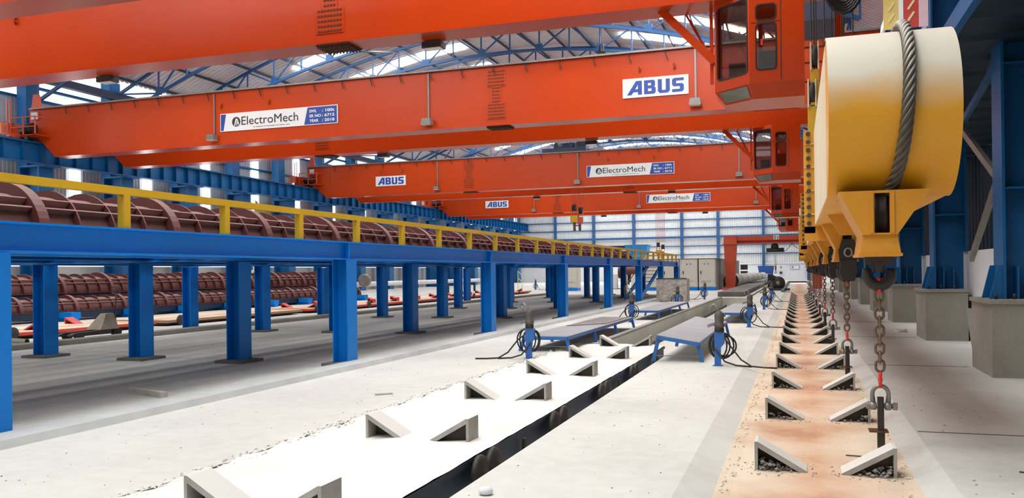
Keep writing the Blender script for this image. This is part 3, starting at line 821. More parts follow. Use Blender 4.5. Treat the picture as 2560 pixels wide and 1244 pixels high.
gen += [(R_(1.1,2.6), R_(6,22), .001, R_(.003,.014)) for k in range(90)]
grit('floor_crumbs', 'small concrete crumbs scattered over the floor', 'debris', gen, mat('floor_crumb',(140,134,122),.9,var=.2))

# ================================================================== DUSTY TRACK TROLLEY
tr = thing('mould_trolley', 'long flat track trolley covered in white cement dust, wheels showing in the trench', 'trolley', (-3.6,8,-.4))
MB().box(-4.62,-2.70,-4,18.3,-.07,-.02).build('bed_plate', NAVY, tr)
for x in (-2.78,-4.5): MB().box(x-.05,x+.05,-4,18.3,-.28,-.07).build('side_beam', NAVY, tr)
nx, ny = 26, 150; vs, fs = [], []
for j in range(ny+1):
    y = -4+22.25*j/ny
    for i in range(nx+1):
        u = i/nx; x = -4.62+1.915*u
        e = min(1, min(u, 1-u)*9)
        h = .012+.018*e+.016*math.sin(x*7+y*2.3)*math.sin(y*1.7-x*3)*e+R_(-.004,.006)
        if u < .14: h += .02*(1-u/.14)*(1+.6*math.sin(y*9+x*20))
        vs.append((x,y,-.02+max(.002,h)))
for j in range(ny):
    for i in range(nx): a = j*(nx+1)+i; fs.append((a,a+1,a+nx+2,a+nx+1))
o = MB().add(vs, fs, True).build('dust_layer', SAND, tr); o['kind'] = 'stuff'; o['label'] = 'thick white cement dust'
for i in range(6):
    y = 4.95+2.6*i
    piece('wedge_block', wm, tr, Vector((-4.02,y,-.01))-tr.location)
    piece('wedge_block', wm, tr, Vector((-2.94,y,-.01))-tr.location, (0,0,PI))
whl = MB().lathe([(.05,-.03),(.15,-.03),(.17,-.02),(.17,.02),(.13,.03),(.05,.035),(.03,.05)], (0,0,0), 18, 'x').mesh('wheel', STEELD)
for y in (4.4,6.9,7.25,9.3,9.7,11.75,12.1,14.1,14.45,16.6):
    piece('wheel', whl, tr, Vector((-2.63,y,-.15))-tr.location)
for y in (8.3,13.2): MB().box(-2.69,-2.66,y-.03,y+.03,-.34,-.1).build('bracket', STEELD, tr)
gen = [(-4.66+R_(-.1,.14), R_(4.5,18.3), R_(.0,.02), R_(.006,.022)) for k in range(900)]
grit('rim_rubble', 'crumbling white rubble along the left rim of the dusty trolley', 'rubble', gen, SAND)

# ================================================================== RED CARTS (far left)
def cart(label, y0, y1, side, blocks=True):
    t = thing('mould_cart', label, 'cart', (-20.3,y0,0), 'flat carts on the far left track')
    MB().box(-21.5,-19.25,y0,y1,.1,.18).build('deck', side, t)
    MB().box(-21.46,-19.29,y0+.05,y1-.05,.18,.195).build('sand_layer', RUST, t)
    MB().box(-21.4,-19.4,y0+.1,y1-.1,.03,.1).build('under_frame', BLACK, t)
    if blocks:
        y = y0+1.1
        while y < y1-.4:
            piece('wedge_block', wmR, t, (-.95, y-y0, .19)); piece('wedge_block', wmR, t, (.75, y-y0, .19), (0,0,PI)); y += 2.6
    y = y0+.6
    while y < y1: piece('wheel', whl, t, (1.06, y-y0, .172)); y += 4.6
    return t
cart('red flat cart with red wedge blocks, nearest cart on the far left track', 11.5, 21.9, REDP)
cart('sand-brown flat cart between the two red ones on the far left track', 22.4, 30.3, mat('sandy_brown_steel',(150,118,88),.8), False)
cart('red flat cart with red wedge blocks, farthest cart on the far left track', 30.8, 62, REDP)

# ================================================================== RIGHT-HAND COLUMNS ON PIERS
def right_column(y):
    t = thing('hall_column', 'x', 'column', (3.05,y,0), 'blue steel columns on concrete piers on the right')
    MB().box(2.66,3.5,y,y+1.5,0,1.06).build('concrete_pier', CONC, t)
    MB().box(2.63,3.53,y-.03,y+1.53,1.06,1.12).build('pier_cap', CONC, t)
    yc = y+.75
    MB().box(2.9,2.94,yc-.32,yc+.32,1.12,8.28).build('flange', HBLUE, t)
    MB().box(3.54,3.58,yc-.32,yc+.32,1.97,8.28).build('flange', HBLUE, t)
    MB().box(2.94,3.54,yc-.025,yc+.025,1.12,8.28).build('web', HBLUE, t)
    for z in (2.75,4.6): MB().box(2.94,3.54,yc-.3,yc+.3,z,z+.03).build('diaphragm', HBLUE, t)
    MB().prism([(2.72,1.12),(2.9,1.12),(2.9,1.62),(2.84,1.62)],'y',yc-.3,yc-.26).build('base_gusset', HBLUE, t)
    MB().prism([(2.72,1.12),(2.9,1.12),(2.9,1.62),(2.84,1.62)],'y',yc+.26,yc+.3).build('base_gusset', HBLUE, t)
    for x in (3.1,3.3): MB().box(x-.012,x+.012,yc-.3,yc-.025,1.12,1.6).build('base_gusset', HBLUE, t)
    b = MB()
    for x in (2.78,3.02,3.3): b.cyl((x,yc-.42,1.12),(x,yc-.42,1.2),.022,6)
    b.build('anchor_bolt', STEELD, t)
    return t
c0 = right_column(13.8)
for k in range(9):
    t = c0 if k == 0 else dup(c0, (3.05, 13.8+6.7*k, 0))
    t['label'] = 'blue steel column on a square concrete pier, %s on the right from the camera' % ORD[k]
for i,(p,q,mt) in enumerate((((3.0,18.3,4.35),(3.0,14.9,2.95),STEELG),((3.0,17.2,1.75),(3.0,14.95,3.0),STEELG),((3.0,15.7,4.66),(3.0,12.6,5.6),TBLUE),((3.0,20.0,4.0),(3.0,15.7,4.66),TBLUE))):
    o = MB().bar(p,q,.07,.13).build('column_brace', mt)
    tag(o, ('pale diagonal brace sloping down to the first column on the right','lower pale brace rising to the same joint on the first right column',
            'blue diagonal brace high at the right edge above the first column','blue brace behind the right edge of the yellow beam')[i], 'brace', 'diagonal braces between the right columns')
rg2 = thing('crane_runway_girder', 'blue plate girder carrying the cranes above the right-hand columns', 'girder', (3.1,50,8.3))
MB().box(3.05,3.11,6,128,8.35,9.2).build('web', HBLUE, rg2)
MB().box(2.8,3.4,6,128,9.2,9.27).build('top_flange', HBLUE, rg2); MB().box(2.8,3.4,6,128,8.3,8.36).build('bottom_flange', HBLUE, rg2)
st2 = MB().box(-.24,0,-.012,.012,0,.82).mesh('stiffener', HBLUE)
for i in range(40): piece('stiffener', st2, rg2, (-.05, -42+1.6*i, .06))
o = MB().hexa([(3.13,17.9,0),(3.35,17.9,0),(3.35,17.98,0),(3.13,17.98,0)],[(3.1,18.35,.8),(3.32,18.35,.8),(3.32,18.43,.8),(3.1,18.43,.8)]).build('leaning_board', CONC)
tag(o, 'grey board leaning in the shade near the second pier', 'board')
t = thing('red_banner', 'red, yellow and white banner hanging high above the yellow beam', 'banner', (1.5,13.2,5.2))
def banner_strip(x0,x1,m): MB().box(x0,x1,13.2,13.22,5.0,8.0).build('banner_panel', m, t)
banner_strip(1.22,1.42,mat('banner_yellow',(230,196,110),.6)); banner_strip(1.42,1.48,SIGNW); banner_strip(1.48,1.68,mat('banner_red',(200,64,58),.6)); banner_strip(1.68,1.8,mat('banner_pink',(226,190,196),.6))
b = MB()
for i in range(10):
    for x in (1.32,1.58): b.bar((x-.04,13.195,5.1+i*.16),(x+.04,13.195,5.22+i*.16),.03,.004,up=(0,1,0))
b.build('banner_print', mat('banner_print',(236,214,150),.6), t)

# ================================================================== YELLOW SPREADER BEAM
sp = thing('spreader_beam', 'huge yellow lifting beam with rounded end, dusty on top, hanging over the pit', 'lifting beam', (.78,20,2.25))
ZC, RB, YB0, YB1 = 2.98, .73, 8.42, 62.0
XL, XR = .28, 1.29
pf = [(YB0+RB*math.cos(math.radians(a)), ZC+RB*math.sin(math.radians(a))) for a in range(90,271,6)]
pf = pf+[(YB1,ZC-RB),(YB1,ZC+RB)]
b = MB(); b.prism(pf, 'x', XL, XR)
for i in range(len(b.sm)): b.sm[i] = False
b.build('beam_body', BEAMY, sp)
nose = MB(); n = 31
va = [(XL-.008,y,z) for y,z in pf[:31]]+[(XR+.008,y,z) for y,z in pf[:31]]
ang = [math.radians(a) for a in range(90,271,6)]
va = [(x,YB0+(RB+.012)*math.cos(a),ZC+(RB+.012)*math.sin(a)) for x in (XL-.008,XR+.008) for a in ang]
nose.add(va, [(i,i+1,i+1+n,i+n) for i in range(n-1)], True)
vb = [(x,YB0+(RB-.01)*math.cos(a),ZC+(RB-.01)*math.sin(a)) for x in (XL-.008,XR+.008) for a in ang]
nose.add(va[:n]+vb[:n], [(i+n,i+1+n,i+1,i) for i in range(n-1)]); nose.add(va[n:]+vb[n:], [(i,i+1,i+1+n,i+n) for i in range(n-1)])
nose.build('nose_plate', BEAMY, sp)
MB().box(XL-.006,XL,YB0+.1,YB1,ZC-RB+.02,ZC+RB-.02).build('side_plate', mat('cream_side_colour',(232,220,186),.5,var=.05,scale=.8), sp)  # thin left face in cream, paler than the yellow body
# bolted joint flanges standing proud of the sides
fbolt = MB().cyl((0,-.05,0),(0,0,0),.035,6).mesh('flange_bolt', STEELD)
for y in (13.9,25.2,36.5,47.8):
    b = MB(); b.box(XL-.16,XL,y-.03,y+.03,ZC-RB-.1,ZC+RB+.02); b.box(XR,XR+.16,y-.03,y+.03,ZC-RB-.1,ZC+RB+.02); b.box(XL-.16,XR+.16,y-.03,y+.03,ZC-RB-.22,ZC-RB)
    fl = b.build('joint_flange', mat('yellow_flange_paint',(214,150,40),.5), sp)
    for i in range(12):
        piece('flange_bolt', fbolt, fl, Vector((XL-.09,y-.03,ZC-RB+.05+i*.125))-sp.location)
    for i in range(4):
        MB().box(XL-.15,XL,y-.06,y+.0,ZC-RB+.18+.36*i,ZC-RB+.2+.36*i).build('flange_rib', BEAMY, fl)
# hook brackets under the beam
CH = [8.3+5.3*i for i in range(10)]
UY = mat('yellow_bracket_paint', (214,146,34), .45, var=.06)
for i,yc in enumerate(CH):
    y0, y1 = yc-.42, yc+.34
    br = MB()
    poly = [(.35,2.262),(1.07,2.262),(.815,1.885),(.54,1.885)]
    hole = [(.635,1.9),(.755,1.9),(.755,2.24),(.635,2.24)]
    br.sheet(poly, [hole], (0,y0,0), (1,0,0), (0,0,1), .03)
    br.prism(poly, 'y', y1-.02, y1)
    br.add([(.35,y0,2.262),(.54,y0,1.885),(.54,y1,1.885),(.35,y1,2.262)], [(0,1,2,3)]).add([(1.07,y0,2.262),(.815,y0,1.885),(.815,y1,1.885),(1.07,y1,2.262)], [(3,2,1,0)])
    o = br.build('hook_bracket', UY, sp)
    b = MB(); b.hexa([(.515,y0-.03,1.72),(.84,y0-.03,1.72),(.84,y1,1.72),(.515,y1,1.72)], [(.54,y0,1.885),(.815,y0,1.885),(.815,y1,1.885),(.54,y1,1.885)])
    b.box(.505,.85,y0-.045,y1+.02,1.70,1.725); b.build('bracket_foot', UY, o)
    for x in (.60,.765): MB().box(x,x+.025,y0-.045,y0-.02,1.9,2.25).build('slot_edge', UY, o)
    b = MB(); b.lathe([(.03,-.05),(.24,-.05),(.2,-.02),(.2,.02),(.24,.05),(.03,.05)], (.695,yc-.1,2.06), 20, 'x'); b.build('sheave', STEELD, o)
for y in (10.95,16.25,21.55):
    MB().prism([(.36,2.25),(1.07,2.25),(.95,2.0),(.5,2.0)],'y',y-.03,y+.03).build('stiffener_plate', UY, sp)

# wire rope round the nose: six strands laid helically
rp = thing('wire_rope', 'thick twisted steel wire rope laid over the rounded end of the yellow beam', 'rope', (.85,7.7,3))
path = []
for i in range(25): path.append(Vector((.9, YB0+1.0-i*.04, ZC+RB+.055)))
for a in range(90, 262, 2):
    r = RB+.062; u = (a-90)/172
    path.append(Vector((.9-.17*u**2.2+.03*math.sin(u*3), YB0+r*math.cos(math.radians(a)), ZC+r*math.sin(math.radians(a)))))
for k in range(6):
    pts = []; s_ = 0
    for i,p in enumerate(path):
        t_ = (path[min(i+1,len(path)-1)]-path[max(i-1,0)]).normalized()
        n1 = Vector((1,0,0))-t_*t_.x; n1.normalize(); n2 = t_.cross(n1)
        if i: s_ += (p-path[i-1]).length
        a = 2*PI*k/6+s_*13
        pts.append(p+(n1*math.cos(a)+n2*math.sin(a))*.034)
    MB().tube(pts, .0205, 6).build('strand', ROPE, rp)
MB().tube(path, .03, 6).build('core', STEELD, rp)

# hooks and chains
def hook(y):
    t = thing('lifting_hook', 'x', 'hook', (.7,y,1.42), 'black hooks under the yellow beam')
    b = MB(); b.cyl((.7,y,1.7),(.7,y,1.56),.055,10); b.build('shank', HOOK, t)
    pts, rs = [], []
    for a in range(-200, 21, 20):
        aa = math.radians(a); pts.append((.7+.105*math.cos(aa), y, 1.56+.115*math.sin(aa))); u = abs(a+90)/110
        rs.append(.056*(1-.45*u*u))
    b = MB(); b.tube(pts, rs, 8); b.build('horns', HOOK, t)
    b = MB(); b.box(.58,.82,y-.07,y+.07,1.63,1.7); b.build('hook_nut', STEELD, t)
    return t
def link_pts(L, W, d):
    r = W/2-d/2; h = L/2-W/2; pts = []
    for i in range(7): a = PI*i/6; pts.append((r*math.cos(a),0,h+r*math.sin(a)))
    for i in range(7): a = PI+PI*i/6; pts.append((r*math.cos(a),0,-h+r*math.sin(a)))
    return pts
LK = MB().tube(link_pts(.128,.096,.025), .0125, 7, closed=True).mesh('chain_link', CHAIN)
RK = MB().tube(link_pts(.15,.085,.03), [.014,.016,.018,.018,.018,.016,.014]*2, 7, closed=True).mesh('connecting_link', RED)
def shackle_parts(t, z):
    pts = [(-.062,0,-.085)]; r = .068
    for i in range(9): a = PI-PI*i/8; pts.append((r*math.cos(a)*(1.0),0,.02+.075*math.sin(a)))
    pts.append((.062,0,-.085))
    o = MB().tube(pts, [.024]+[.019]*9+[.024], 8).build('shackle', STEELG, t, True); o.location = (0,0,z)
    b = MB(); b.cyl((-.115,0,-.085),(.12,0,-.085),.022,8)
    for x in (-.062,.062): b.lathe([(.02,-.03),(.038,-.022),(.038,.022),(.02,.03)], (x,0,-.085), 10, 'x')
    b.cyl((.1,0,-.085),(.14,0,-.085),.034,6,smooth=False); b.cyl((-.12,0,-.085),(-.09,0,-.085),.03,6,smooth=False)
    o = b.build('shackle_bolt', STEELG, t, True); o.location = (0,0,z)
def chain(y):
    t = thing('lifting_chain', 'x', 'chain', (.7,y,0), 'chains hanging from the yellow beam')
    piece('connecting_link', RK, t, (0,0,1.445), (0,0,PI/2))
    z = 1.445-.0575-.04; i = 0
    while i < 9:
        piece('chain_link', LK, t, (0,0,z), (0,0,(i%2)*PI/2+.05)); z -= .0785; i += 1
    piece('connecting_link', RK, t, (0,0,.595), (0,0,PI/2))
    b = MB(); b.lathe([(.012,-.02),(.024,-.012),(.024,.012),(.012,.02)], (0,0,.595), 8, 'x'); b.build('link_pin', RED, t, True)
    shackle_parts(t, .445)
    b = MB(); b.box(-.026,.026,-.03,.03,.11,.44); b.box(-.006,.012,-.045,-.03,.3,.43); b.build('pin_bar', STEELD, t, True)
    b = MB(); b.box(-.1,.06,-.06,.1,.128,.14); b.build('stop_plate', DKBLT, t, True)
    b = MB(); b.box(-.03,.03,-.04,.03,-.02,.128); b.build('pin_foot', STEELD, t, True)
    return t
h0, k0 = hook(CH[0]), chain(CH[0])
def hook_far(y):
    t = hook(y)
    b = MB(); b.prism([(.6,1.6),(.8,1.6),(.83,1.85),(.78,2.02),(.62,2.02),(.57,1.85)],'y',y-.57,y-.5); b.build('cheek_plate', HOOK, t)
    b = MB(); b.prism([(.62,1.42),(.78,1.42),(.82,1.55),(.8,1.72),(.6,1.72),(.58,1.55)],'y',y-.6,y-.47); b.build('hook_forging', HOOK, t)
    pts = [(.7+.05*math.cos(a),y-.6,1.83+.06*math.sin(a)) for a in [2*PI*i/14 for i in range(14)]]
    b = MB(); b.tube(pts, .016, 6, closed=True); b.build('safety_ring', STEELG, t)
    return t
h1 = hook_far(CH[1])
for i,y in enumerate(CH):
    h = h0 if i == 0 else h1 if i == 1 else dup(h1, (.7,y,1.42), rz=(0,0,.05,-.05,.1,0,.05,-.1,0,.1)[i])
    k = k0 if i == 0 else dup(k0, (.7,y,0), rz=(0,.12,-.2,.3,.1,-.1,.2,0,.3,.1)[i])
    h['label'] = 'black forged double hook under the yellow beam, %s from the camera' % ORD[i]
    k['label'] = 'rusty chain with red links and shackle, %s from the camera' % ORD[i]

# hoist blocks and ropes between crane one and the beam
for i,(x,z) in enumerate(((.42,5.9),(.36,5.1))):
    t = thing('hoist_sheave_block', ('higher','lower')[i]+' yellow sheave block on grey ropes beside the top of the yellow beam', 'sheave block', (x,19.6,z), 'rope sheave blocks by the yellow beam')
    b = MB(); b.box(x-.09,x-.06,19.4,19.8,z,z+.6).box(x+.06,x+.09,19.4,19.8,z,z+.6); b.build('cheek_plate', mat('cream_paint',(224,206,160),.5), t)
    MB().cyl((x-.055,19.6,z+.32),(x+.055,19.6,z+.32),.24,16).build('sheave', STEELD, t)
    MB().box(x-.09,x+.09,19.5,19.7,z-.75,z+.02).build('link_plate', YELLOW, t)
t = thing('hoist_ropes', 'bundle of grey hoist ropes rising from the yellow beam to the nearest crane', 'ropes', (.6,19.6,4))
for dx,dy in ((0,0),(.06,.05),(.1,0),(.28,.3),(.42,.1),(.5,.2),(.62,0),(.68,.3),(.86,.2)):
    MB().cyl((.36+dx,19.6+dy,3.72),(.36+dx,19.6+dy,12),.014,6).build('rope', ROPE, t)
t = thing('cable_festoon', 'black looped cable bundle hanging near the top, left of the banner', 'cables', (1.0,19,6.9))
for k in range(5):
    r = .38-.04*k
    pts = [(1.0+r*math.cos(a),18.9+.05*k,7.55+.65*r/.38*math.sin(a)) for a in [PI+PI*i/12 for i in range(13)]]
    MB().tube(pts, .035, 6).build('cable', BLACK, t)
b = MB()
for x in (.12,.2,.5,.8,1.1): b.bar((x,23.6,6.4),(x,23.6,7.4),.05)
for z in (6.5,7.0,7.4): b.bar((.12,23.6,z),(1.2,23.6,z),.05)
b.build('guard_rail', ORANGE2, crane1); MB().prism([(.95,6.6),(1.35,6.6),(1.15,8.4),(1.02,8.4)],'y',23.5,23.55).build('hanger_bracket', ORANGE, crane1)
t = thing('trolley_under_roof', 'dark blue trolley frame high above, behind the hoist ropes', 'hoist', (.6,30,9.8))
MB().box(.1,1.6,29,31.5,9.6,10.6).build('frame', NAVY, t); MB().box(.1,1.0,28.9,29,10.6,11.4).build('cover', CONTAIN, t); MB().box(1.0,1.7,28.8,29.4,10.7,11.6).build('cabinet', TBLUE, t)

# ================================================================== WORK TABLES
def table(label, x0, x1, y0, y1, zl, zr, legs=3, footl=0.0):
    t = thing('low_work_table', label, 'table', ((x0+x1)/2,y0,0), 'low blue sheet-topped tables beside the trench')
    b = MB(); b.hexa([(x0,y0,zl-.012),(x1,y0,zr-.012),(x1,y1,zr-.012),(x0,y1,zl-.012)], [(x0,y0,zl),(x1,y0,zr),(x1,y1,zr),(x0,y1,zl)]); b.build('table_top', TABLETOP, t)
    h = .06
    for nm,(p,q) in {'a':((x0,y0,zl),(x1,y0,zr)),'b':((x0,y1,zl),(x1,y1,zr)),'c':((x0+.02,y0,zl),(x0+.02,y1,zl)),'d':((x1-.02,y0,zr),(x1-.02,y1,zr))}.items():
        p, q = Vector(p)-Vector((0,0,h/2+.012)), Vector(q)-Vector((0,0,h/2+.012))
        MB().bar(p,q,.04,h).build('frame_bar', TABLEBL, t)
    for i in range(legs):
        y = y0+.06+(y1-y0-.12)*i/(legs-1)
        MB().bar((x0+.03,y,zl-.03),(x0-.07,y,footl),.06,.07,up=(0,1,0)).build('leg', TABLEBL, t)
        MB().bar((x1-.03,y,zr-.03),(x1+.04,y,0),.06,.07,up=(0,1,0)).build('leg', TABLEBL, t)
    MB().bar((x0-.03,y0+.06,.1),(x1+.02,y0+.06,.1),.012).build('tie_rod', STEELG, t)
    return t
table('tilted blue table with grey sheet top, right of the trench and nearest', -2.36, -1.62, 15.0, 21.2, .47, .35, 3, 0.0)
table('low blue table left of the trench, nearest on that side', -5.3, -4.36, 16.4, 23.6, .31, .31, 4)
table('low blue table left of the trench, farther one in front of the foil-wrapped crate', -5.1, -4.27, 27.6, 35.6, .31, .31, 4)
table('low blue table right of the trench, farther one', -2.3, -1.5, 26.2, 33.4, .32, .32, 3)
o = MB().hexa([(-5.2,19.5,.315),(-4.45,20.5,.315),(-4.45,23.4,.315),(-5.2,23.4,.315)],[(-5.2,19.5,.325),(-4.45,20.5,.325),(-4.45,23.4,.325),(-5.2,23.4,.325)]).build('loose_steel_sheet', STEELG)
tag(o, 'loose pale steel sheet lying on the nearest left-hand table', 'sheet')

# ================================================================== AIR-TOOL STANDS
def stand(x, y, lean=.0, seed=1, tail=1):
    rnd = random.Random(seed)
    t = thing('tool_stand', 'x', 'tool stand', (x,y,0), 'blue posts holding air tools with coiled black hoses')
    MB().box(-.05,.05,-.05,.05,0,.56).build('post', TABLEBL, t, True)
    MB().prism([(.05,.3),(.11,.38),(.11,.56),(.05,.56)],'y',-.05,.05).build('bracket', TABLEBL, t, True)
    MB().box(-.08,.08,-.08,.08,0,.012).build('foot_plate', TABLEBL, t, True)
    tool = MB()
    tool.lathe([(.03,.54),(.07,.56),(.072,.64),(.085,.65),(.085,.7),(.07,.71),(.078,.8),(.078,.86),(.05,.9),(.03,.92)], (.03+lean*.3,0,0), 14)
    tb = tool.build('tool_body', mat('dusty_tool_metal',(96,90,82),.6,metal=.3,var=.3,scale=12), t, True)
    MB().lathe([(.06,.565),(.08,.57),(.08,.63),(.06,.635)], (.03+lean*.3,0,0), 12).build('collar', BLACK, t, True)
    b = MB(); b.tube([(.03,0,.88),(0+lean,-.0,.98),(-.05+lean,0,1.03),(-.11+lean,0,.99),(-.1,0,.9)], .016, 6); b.build('handle', STEELG, t, True)
    MB().bar((-.04,0,.7),(-.16,.02,.66),.04,.05).build('side_grip', STEELG, t, True)
    b = MB()
    for k in range(4):
        cx, r, h = rnd.uniform(-.1,.12), rnd.uniform(.12,.19), rnd.uniform(.17,.23); yy = rnd.uniform(.06,.1)
        pts = [(cx+r*math.cos(a),yy+.02*math.sin(2*a),.33+h*math.sin(a)) for a in [2*PI*i/18 for i in range(18)]]
        b.tube(pts, .014, 6, closed=True)
    b.build('hose_coil', HOSE, t, True)
    b = MB(); s_ = tail
    b.tube([(.06,0,.55),(.2*s_,-.05,.35),(.38*s_,-.1,.12),(.55*s_,-.16,.02),(.75*s_,-.25,.015),(.95*s_,-.3,.015)], .014, 6)
    b.tube([(-.05*s_,-.06,.3),(.12*s_,-.08,.08),(.3*s_,-.12,.025),(.55*s_,-.18,.015)], .014, 6)
    b.build('hose_tail', HOSE, t, True)
    return t
ST = [(-4.72,15.0,-.05,1,-1,'leaning tool and hose trailing left, beside the nearest left table'),(-1.27,14.55,0,2,1,'upright tool, beside the nearest tilted table right of the trench'),
      (-4.95,26.4,0,3,-1,'between the two left-hand tables'),(-1.28,24.5,0,4,1,'beside the farther right-hand table'),(-1.26,35.4,0,5,1,'farther back right of the trench, wide hose loops'),
      (-5.05,38.0,0,6,-1,'in front of the silver foil-wrapped crate'),(-4.8,47.3,0,7,-1,'in front of the grey cabinets'),(-1.22,44.0,0,8,1,'right of the trench, below the gantry hoist'),
      (-24.6,47.5,0,9,1,'under the platform beside the left-hand track, leftmost'),(-21.8,36.0,0,10,1,'beside the far red cart, half hidden by a platform column'),(-22.6,74.0,0,11,1,'far under the platform near the white rail stair')]
for x,y,ln,sd,tl,ds in ST:
    stand(x,y,ln,sd,tl)['label'] = 'blue air-tool post with hoses, '+ds

# ================================================================== GANTRY CRANE
g = thing('gantry_crane', 'orange-red portal gantry crane with tapered leg near the back wall', 'gantry crane', (-5.2,71.5,0))
MB().hexa([(-5.5,71.2,.12),(-4.8,71.2,.12),(-4.8,71.9,.12),(-5.5,71.9,.12)], [(-5.62,71.1,3.68),(-4.62,71.1,3.68),(-4.62,72.0,3.68),(-5.62,72.0,3.68)]).build('leg', ORANGE2, g)
MB().hexa([(-5.66,71.05,3.7),(-4.58,71.05,3.7),(-4.58,72.05,3.7),(-5.66,72.05,3.7)], [(-5.6,71.1,4.38),(-4.64,71.1,4.38),(-4.64,72.0,4.38),(-5.6,72.0,4.38)]).build('leg_head', ORANGE2, g)
MB().box(-5.72,-4.52,71.0,72.1,3.65,3.71).build('flange', ORANGE2, g)
MB().box(-4.64,2.4,71.3,71.8,3.95,4.32).build('girder', ORANGE2, g)
MB().box(-4.64,2.4,71.2,71.9,3.68,3.74).build('lower_flange', ORANGE2, g); MB().box(-4.64,2.4,71.52,71.58,3.74,3.95).build('lower_web', ORANGE2, g)
MB().hexa([(1.2,71.2,.02),(1.9,71.2,.02),(1.9,71.9,.02),(1.2,71.9,.02)], [(1.1,71.1,3.68),(2.0,71.1,3.68),(2.0,72.0,3.68),(1.1,72.0,3.68)]).build('leg', ORANGE2, g)
MB().box(-5.75,-4.55,70.0,73.0,0.01,.14).build('wheel_sill', ORANGE2, g)
p = MB().box(-1.74,-1.32,71.27,71.3,4.0,4.36).build('sign_plate', SIGNW, g); p['label'] = 'white plate reading 5 t'
lettering('lettering', '5 t', .32, .22, INK, p, -1.69, 71.265, 4.07, .02)
t = thing('electric_hoist', 'dark electric hoist hanging from the orange gantry', 'hoist', (-1.6,71.5,3.1))
b = MB(); b.cyl((-2.3,71.5,3.15),(-.95,71.5,3.15),.17,14); b.build('motor', STEELD, t)
MB().lathe([(.1,-.16),(.3,-.14),(.3,.14),(.1,.16)], (-1.66,71.5,3.42), 16, 'y').build('drum', BLACK, t)
b = MB()
for dx in (-.1,.02,.1): b.cyl((-1.66+dx,71.5,3.1),(-1.6+dx*.4,71.5,1.75),.012,5)
b.build('hoist_rope', ROPE, t)
b = MB(); b.box(-1.68,-1.54,71.42,71.58,1.55,1.9); b.build('hook_body', mat('orange_hook_body',(190,84,50),.5), t)
MB().tube([(-1.61,71.5,1.55),(-1.61,71.5,1.42),(-1.53,71.5,1.34),(-1.62,71.5,1.28),(-1.7,71.5,1.36)], .03, 6).build('hook', HOOK, t)
t = thing('festoon_cable', 'black cable drooping from the gantry beside the hoist', 'cable', (-.4,71.4,3.4))
for a_,b_,sag in ((-1.3,-.35,.4),(-.35,.6,.4)):
    pts = [(a_+(b_-a_)*i/10, 71.35, (3.05 if a_ < -1 else 3.68)+((3.68-3.05)*i/10 if a_ < -1 else -.3*i/10)-sag*math.sin(PI*i/10)*.7) for i in range(11)]
    MB().tube(pts, .02, 6).build('cable', BLACK, t)
t = thing('spinning_drive', 'dark motor and wheel assembly standing below the gantry hoist', 'machine', (-1.5,67.5,0))
MB().lathe([(.08,-.22),(.5,-.2),(.52,-.12),(.42,-.05),(.42,.12),(.5,.2),(.08,.22)], (-1.35,67.5,.55), 20, 'y').build('flywheel', STEELD, t)
MB().lathe([(.05,-.04),(.16,-.04),(.16,.04),(.05,.04)], (-1.35,67.2,.55), 14, 'y').build('hub', STEELG, t)
MB().box(-2.0,-.5,67.1,67.9,0,.16).build('base_frame', NAVY, t)
b = MB(); b.box(-2.1,-1.8,67.3,67.7,.16,1.25); b.bar((-2.0,67.5,1.2),(-1.5,67.5,1.0),.12); b.box(-1.95,-1.65,67.2,67.8,.9,1.15); b.build('motor', STEELD, t)
b = MB()
for k in range(4): b.tube([(-2.0+.1*k,67.2,1.2),(-2.3+.15*k,67.0,.7),(-2.1+.1*k,66.9,.2),(-1.9,66.9,.05)], .02, 6)
b.build('cables', BLACK, t)

# ================================================================== CABINETS AND CRATE
cb = MB().box(-8.75,-7.46,68.5,69.6,.26,2.5)
t = thing('control_cabinet', 'x', 'cabinet', (-8.1,69,0), 'beige control cabinets on blue bases')
MB().box(-8.75,-7.46,68.5,69.6,.26,2.5).build('body', CABINET, t)
MB().box(-8.70,-7.51,68.46,68.5,.32,2.46).build('door', CABINET, t)
MB().box(-8.75,-7.46,68.5,69.6,0,.26).build('base', BLUE, t)
MB().box(-8.62,-8.55,68.42,68.46,1.3,1.55).build('handle', BLACK, t)
for x in (-8.3,-8.0): MB().cyl((x,68.43,2.1),(x,68.46,2.1),.055,12).build('gauge', STEELG, t)
MB().cyl((-8.15,68.43,2.28),(-8.15,68.46,2.28),.03,8).build('indicator_lamp', STEELG, t)
MB().box(-8.45,-7.8,68.445,68.46,.72,.76).build('vent', CONTAIN, t)
MB().box(-8.78,-7.43,68.45,69.65,2.5,2.54).build('top_cover', mat('red_brown_lid',(140,70,66),.6), t)
t['label'] = 'beige control cabinet with two round gauges, left of the pair beside the gantry leg'
for i,(x,l) in enumerate(((-6.72,'beige control cabinet with two round gauges, right one beside the gantry leg'),(-9.6,'beige control cabinet half hidden behind the platform stair'),
        (-11.1,'beige control cabinet seen under the platform, next to the white posts'),(-19.4,'leftmost beige control cabinet seen under the platform'),(-17.9,'second beige control cabinet from the left under the platform'))):
    dup(t, (x,69,0), l)
t = thing('switch_room', 'long grey sheet-sided box running back behind the control cabinets', 'container', (-7.2,80,0))
MB().box(-8.2,-5.98,69.75,96,0.02,2.5).build('body', CONTAIN, t)
MB().box(-8.25,-5.93,69.7,96.05,2.5,2.56).build('roof', CONTAIN, t)
for i in range(6): MB().box(-5.98,-5.95,71.5+i*4,71.56+i*4,.05,2.48).build('side_seam', CONTAIN, t)
for z in (1.2,1.9): MB().box(-5.9,-5.2,97,98.5,z-.3,z+.25).build('rear_unit', STEELD, t)
t = thing('foil_wrapped_crate', 'tall crate wrapped in crumpled silver foil behind the tables', 'crate', (-6.1,44.5,0))
vs, fs = [], []; N = 14
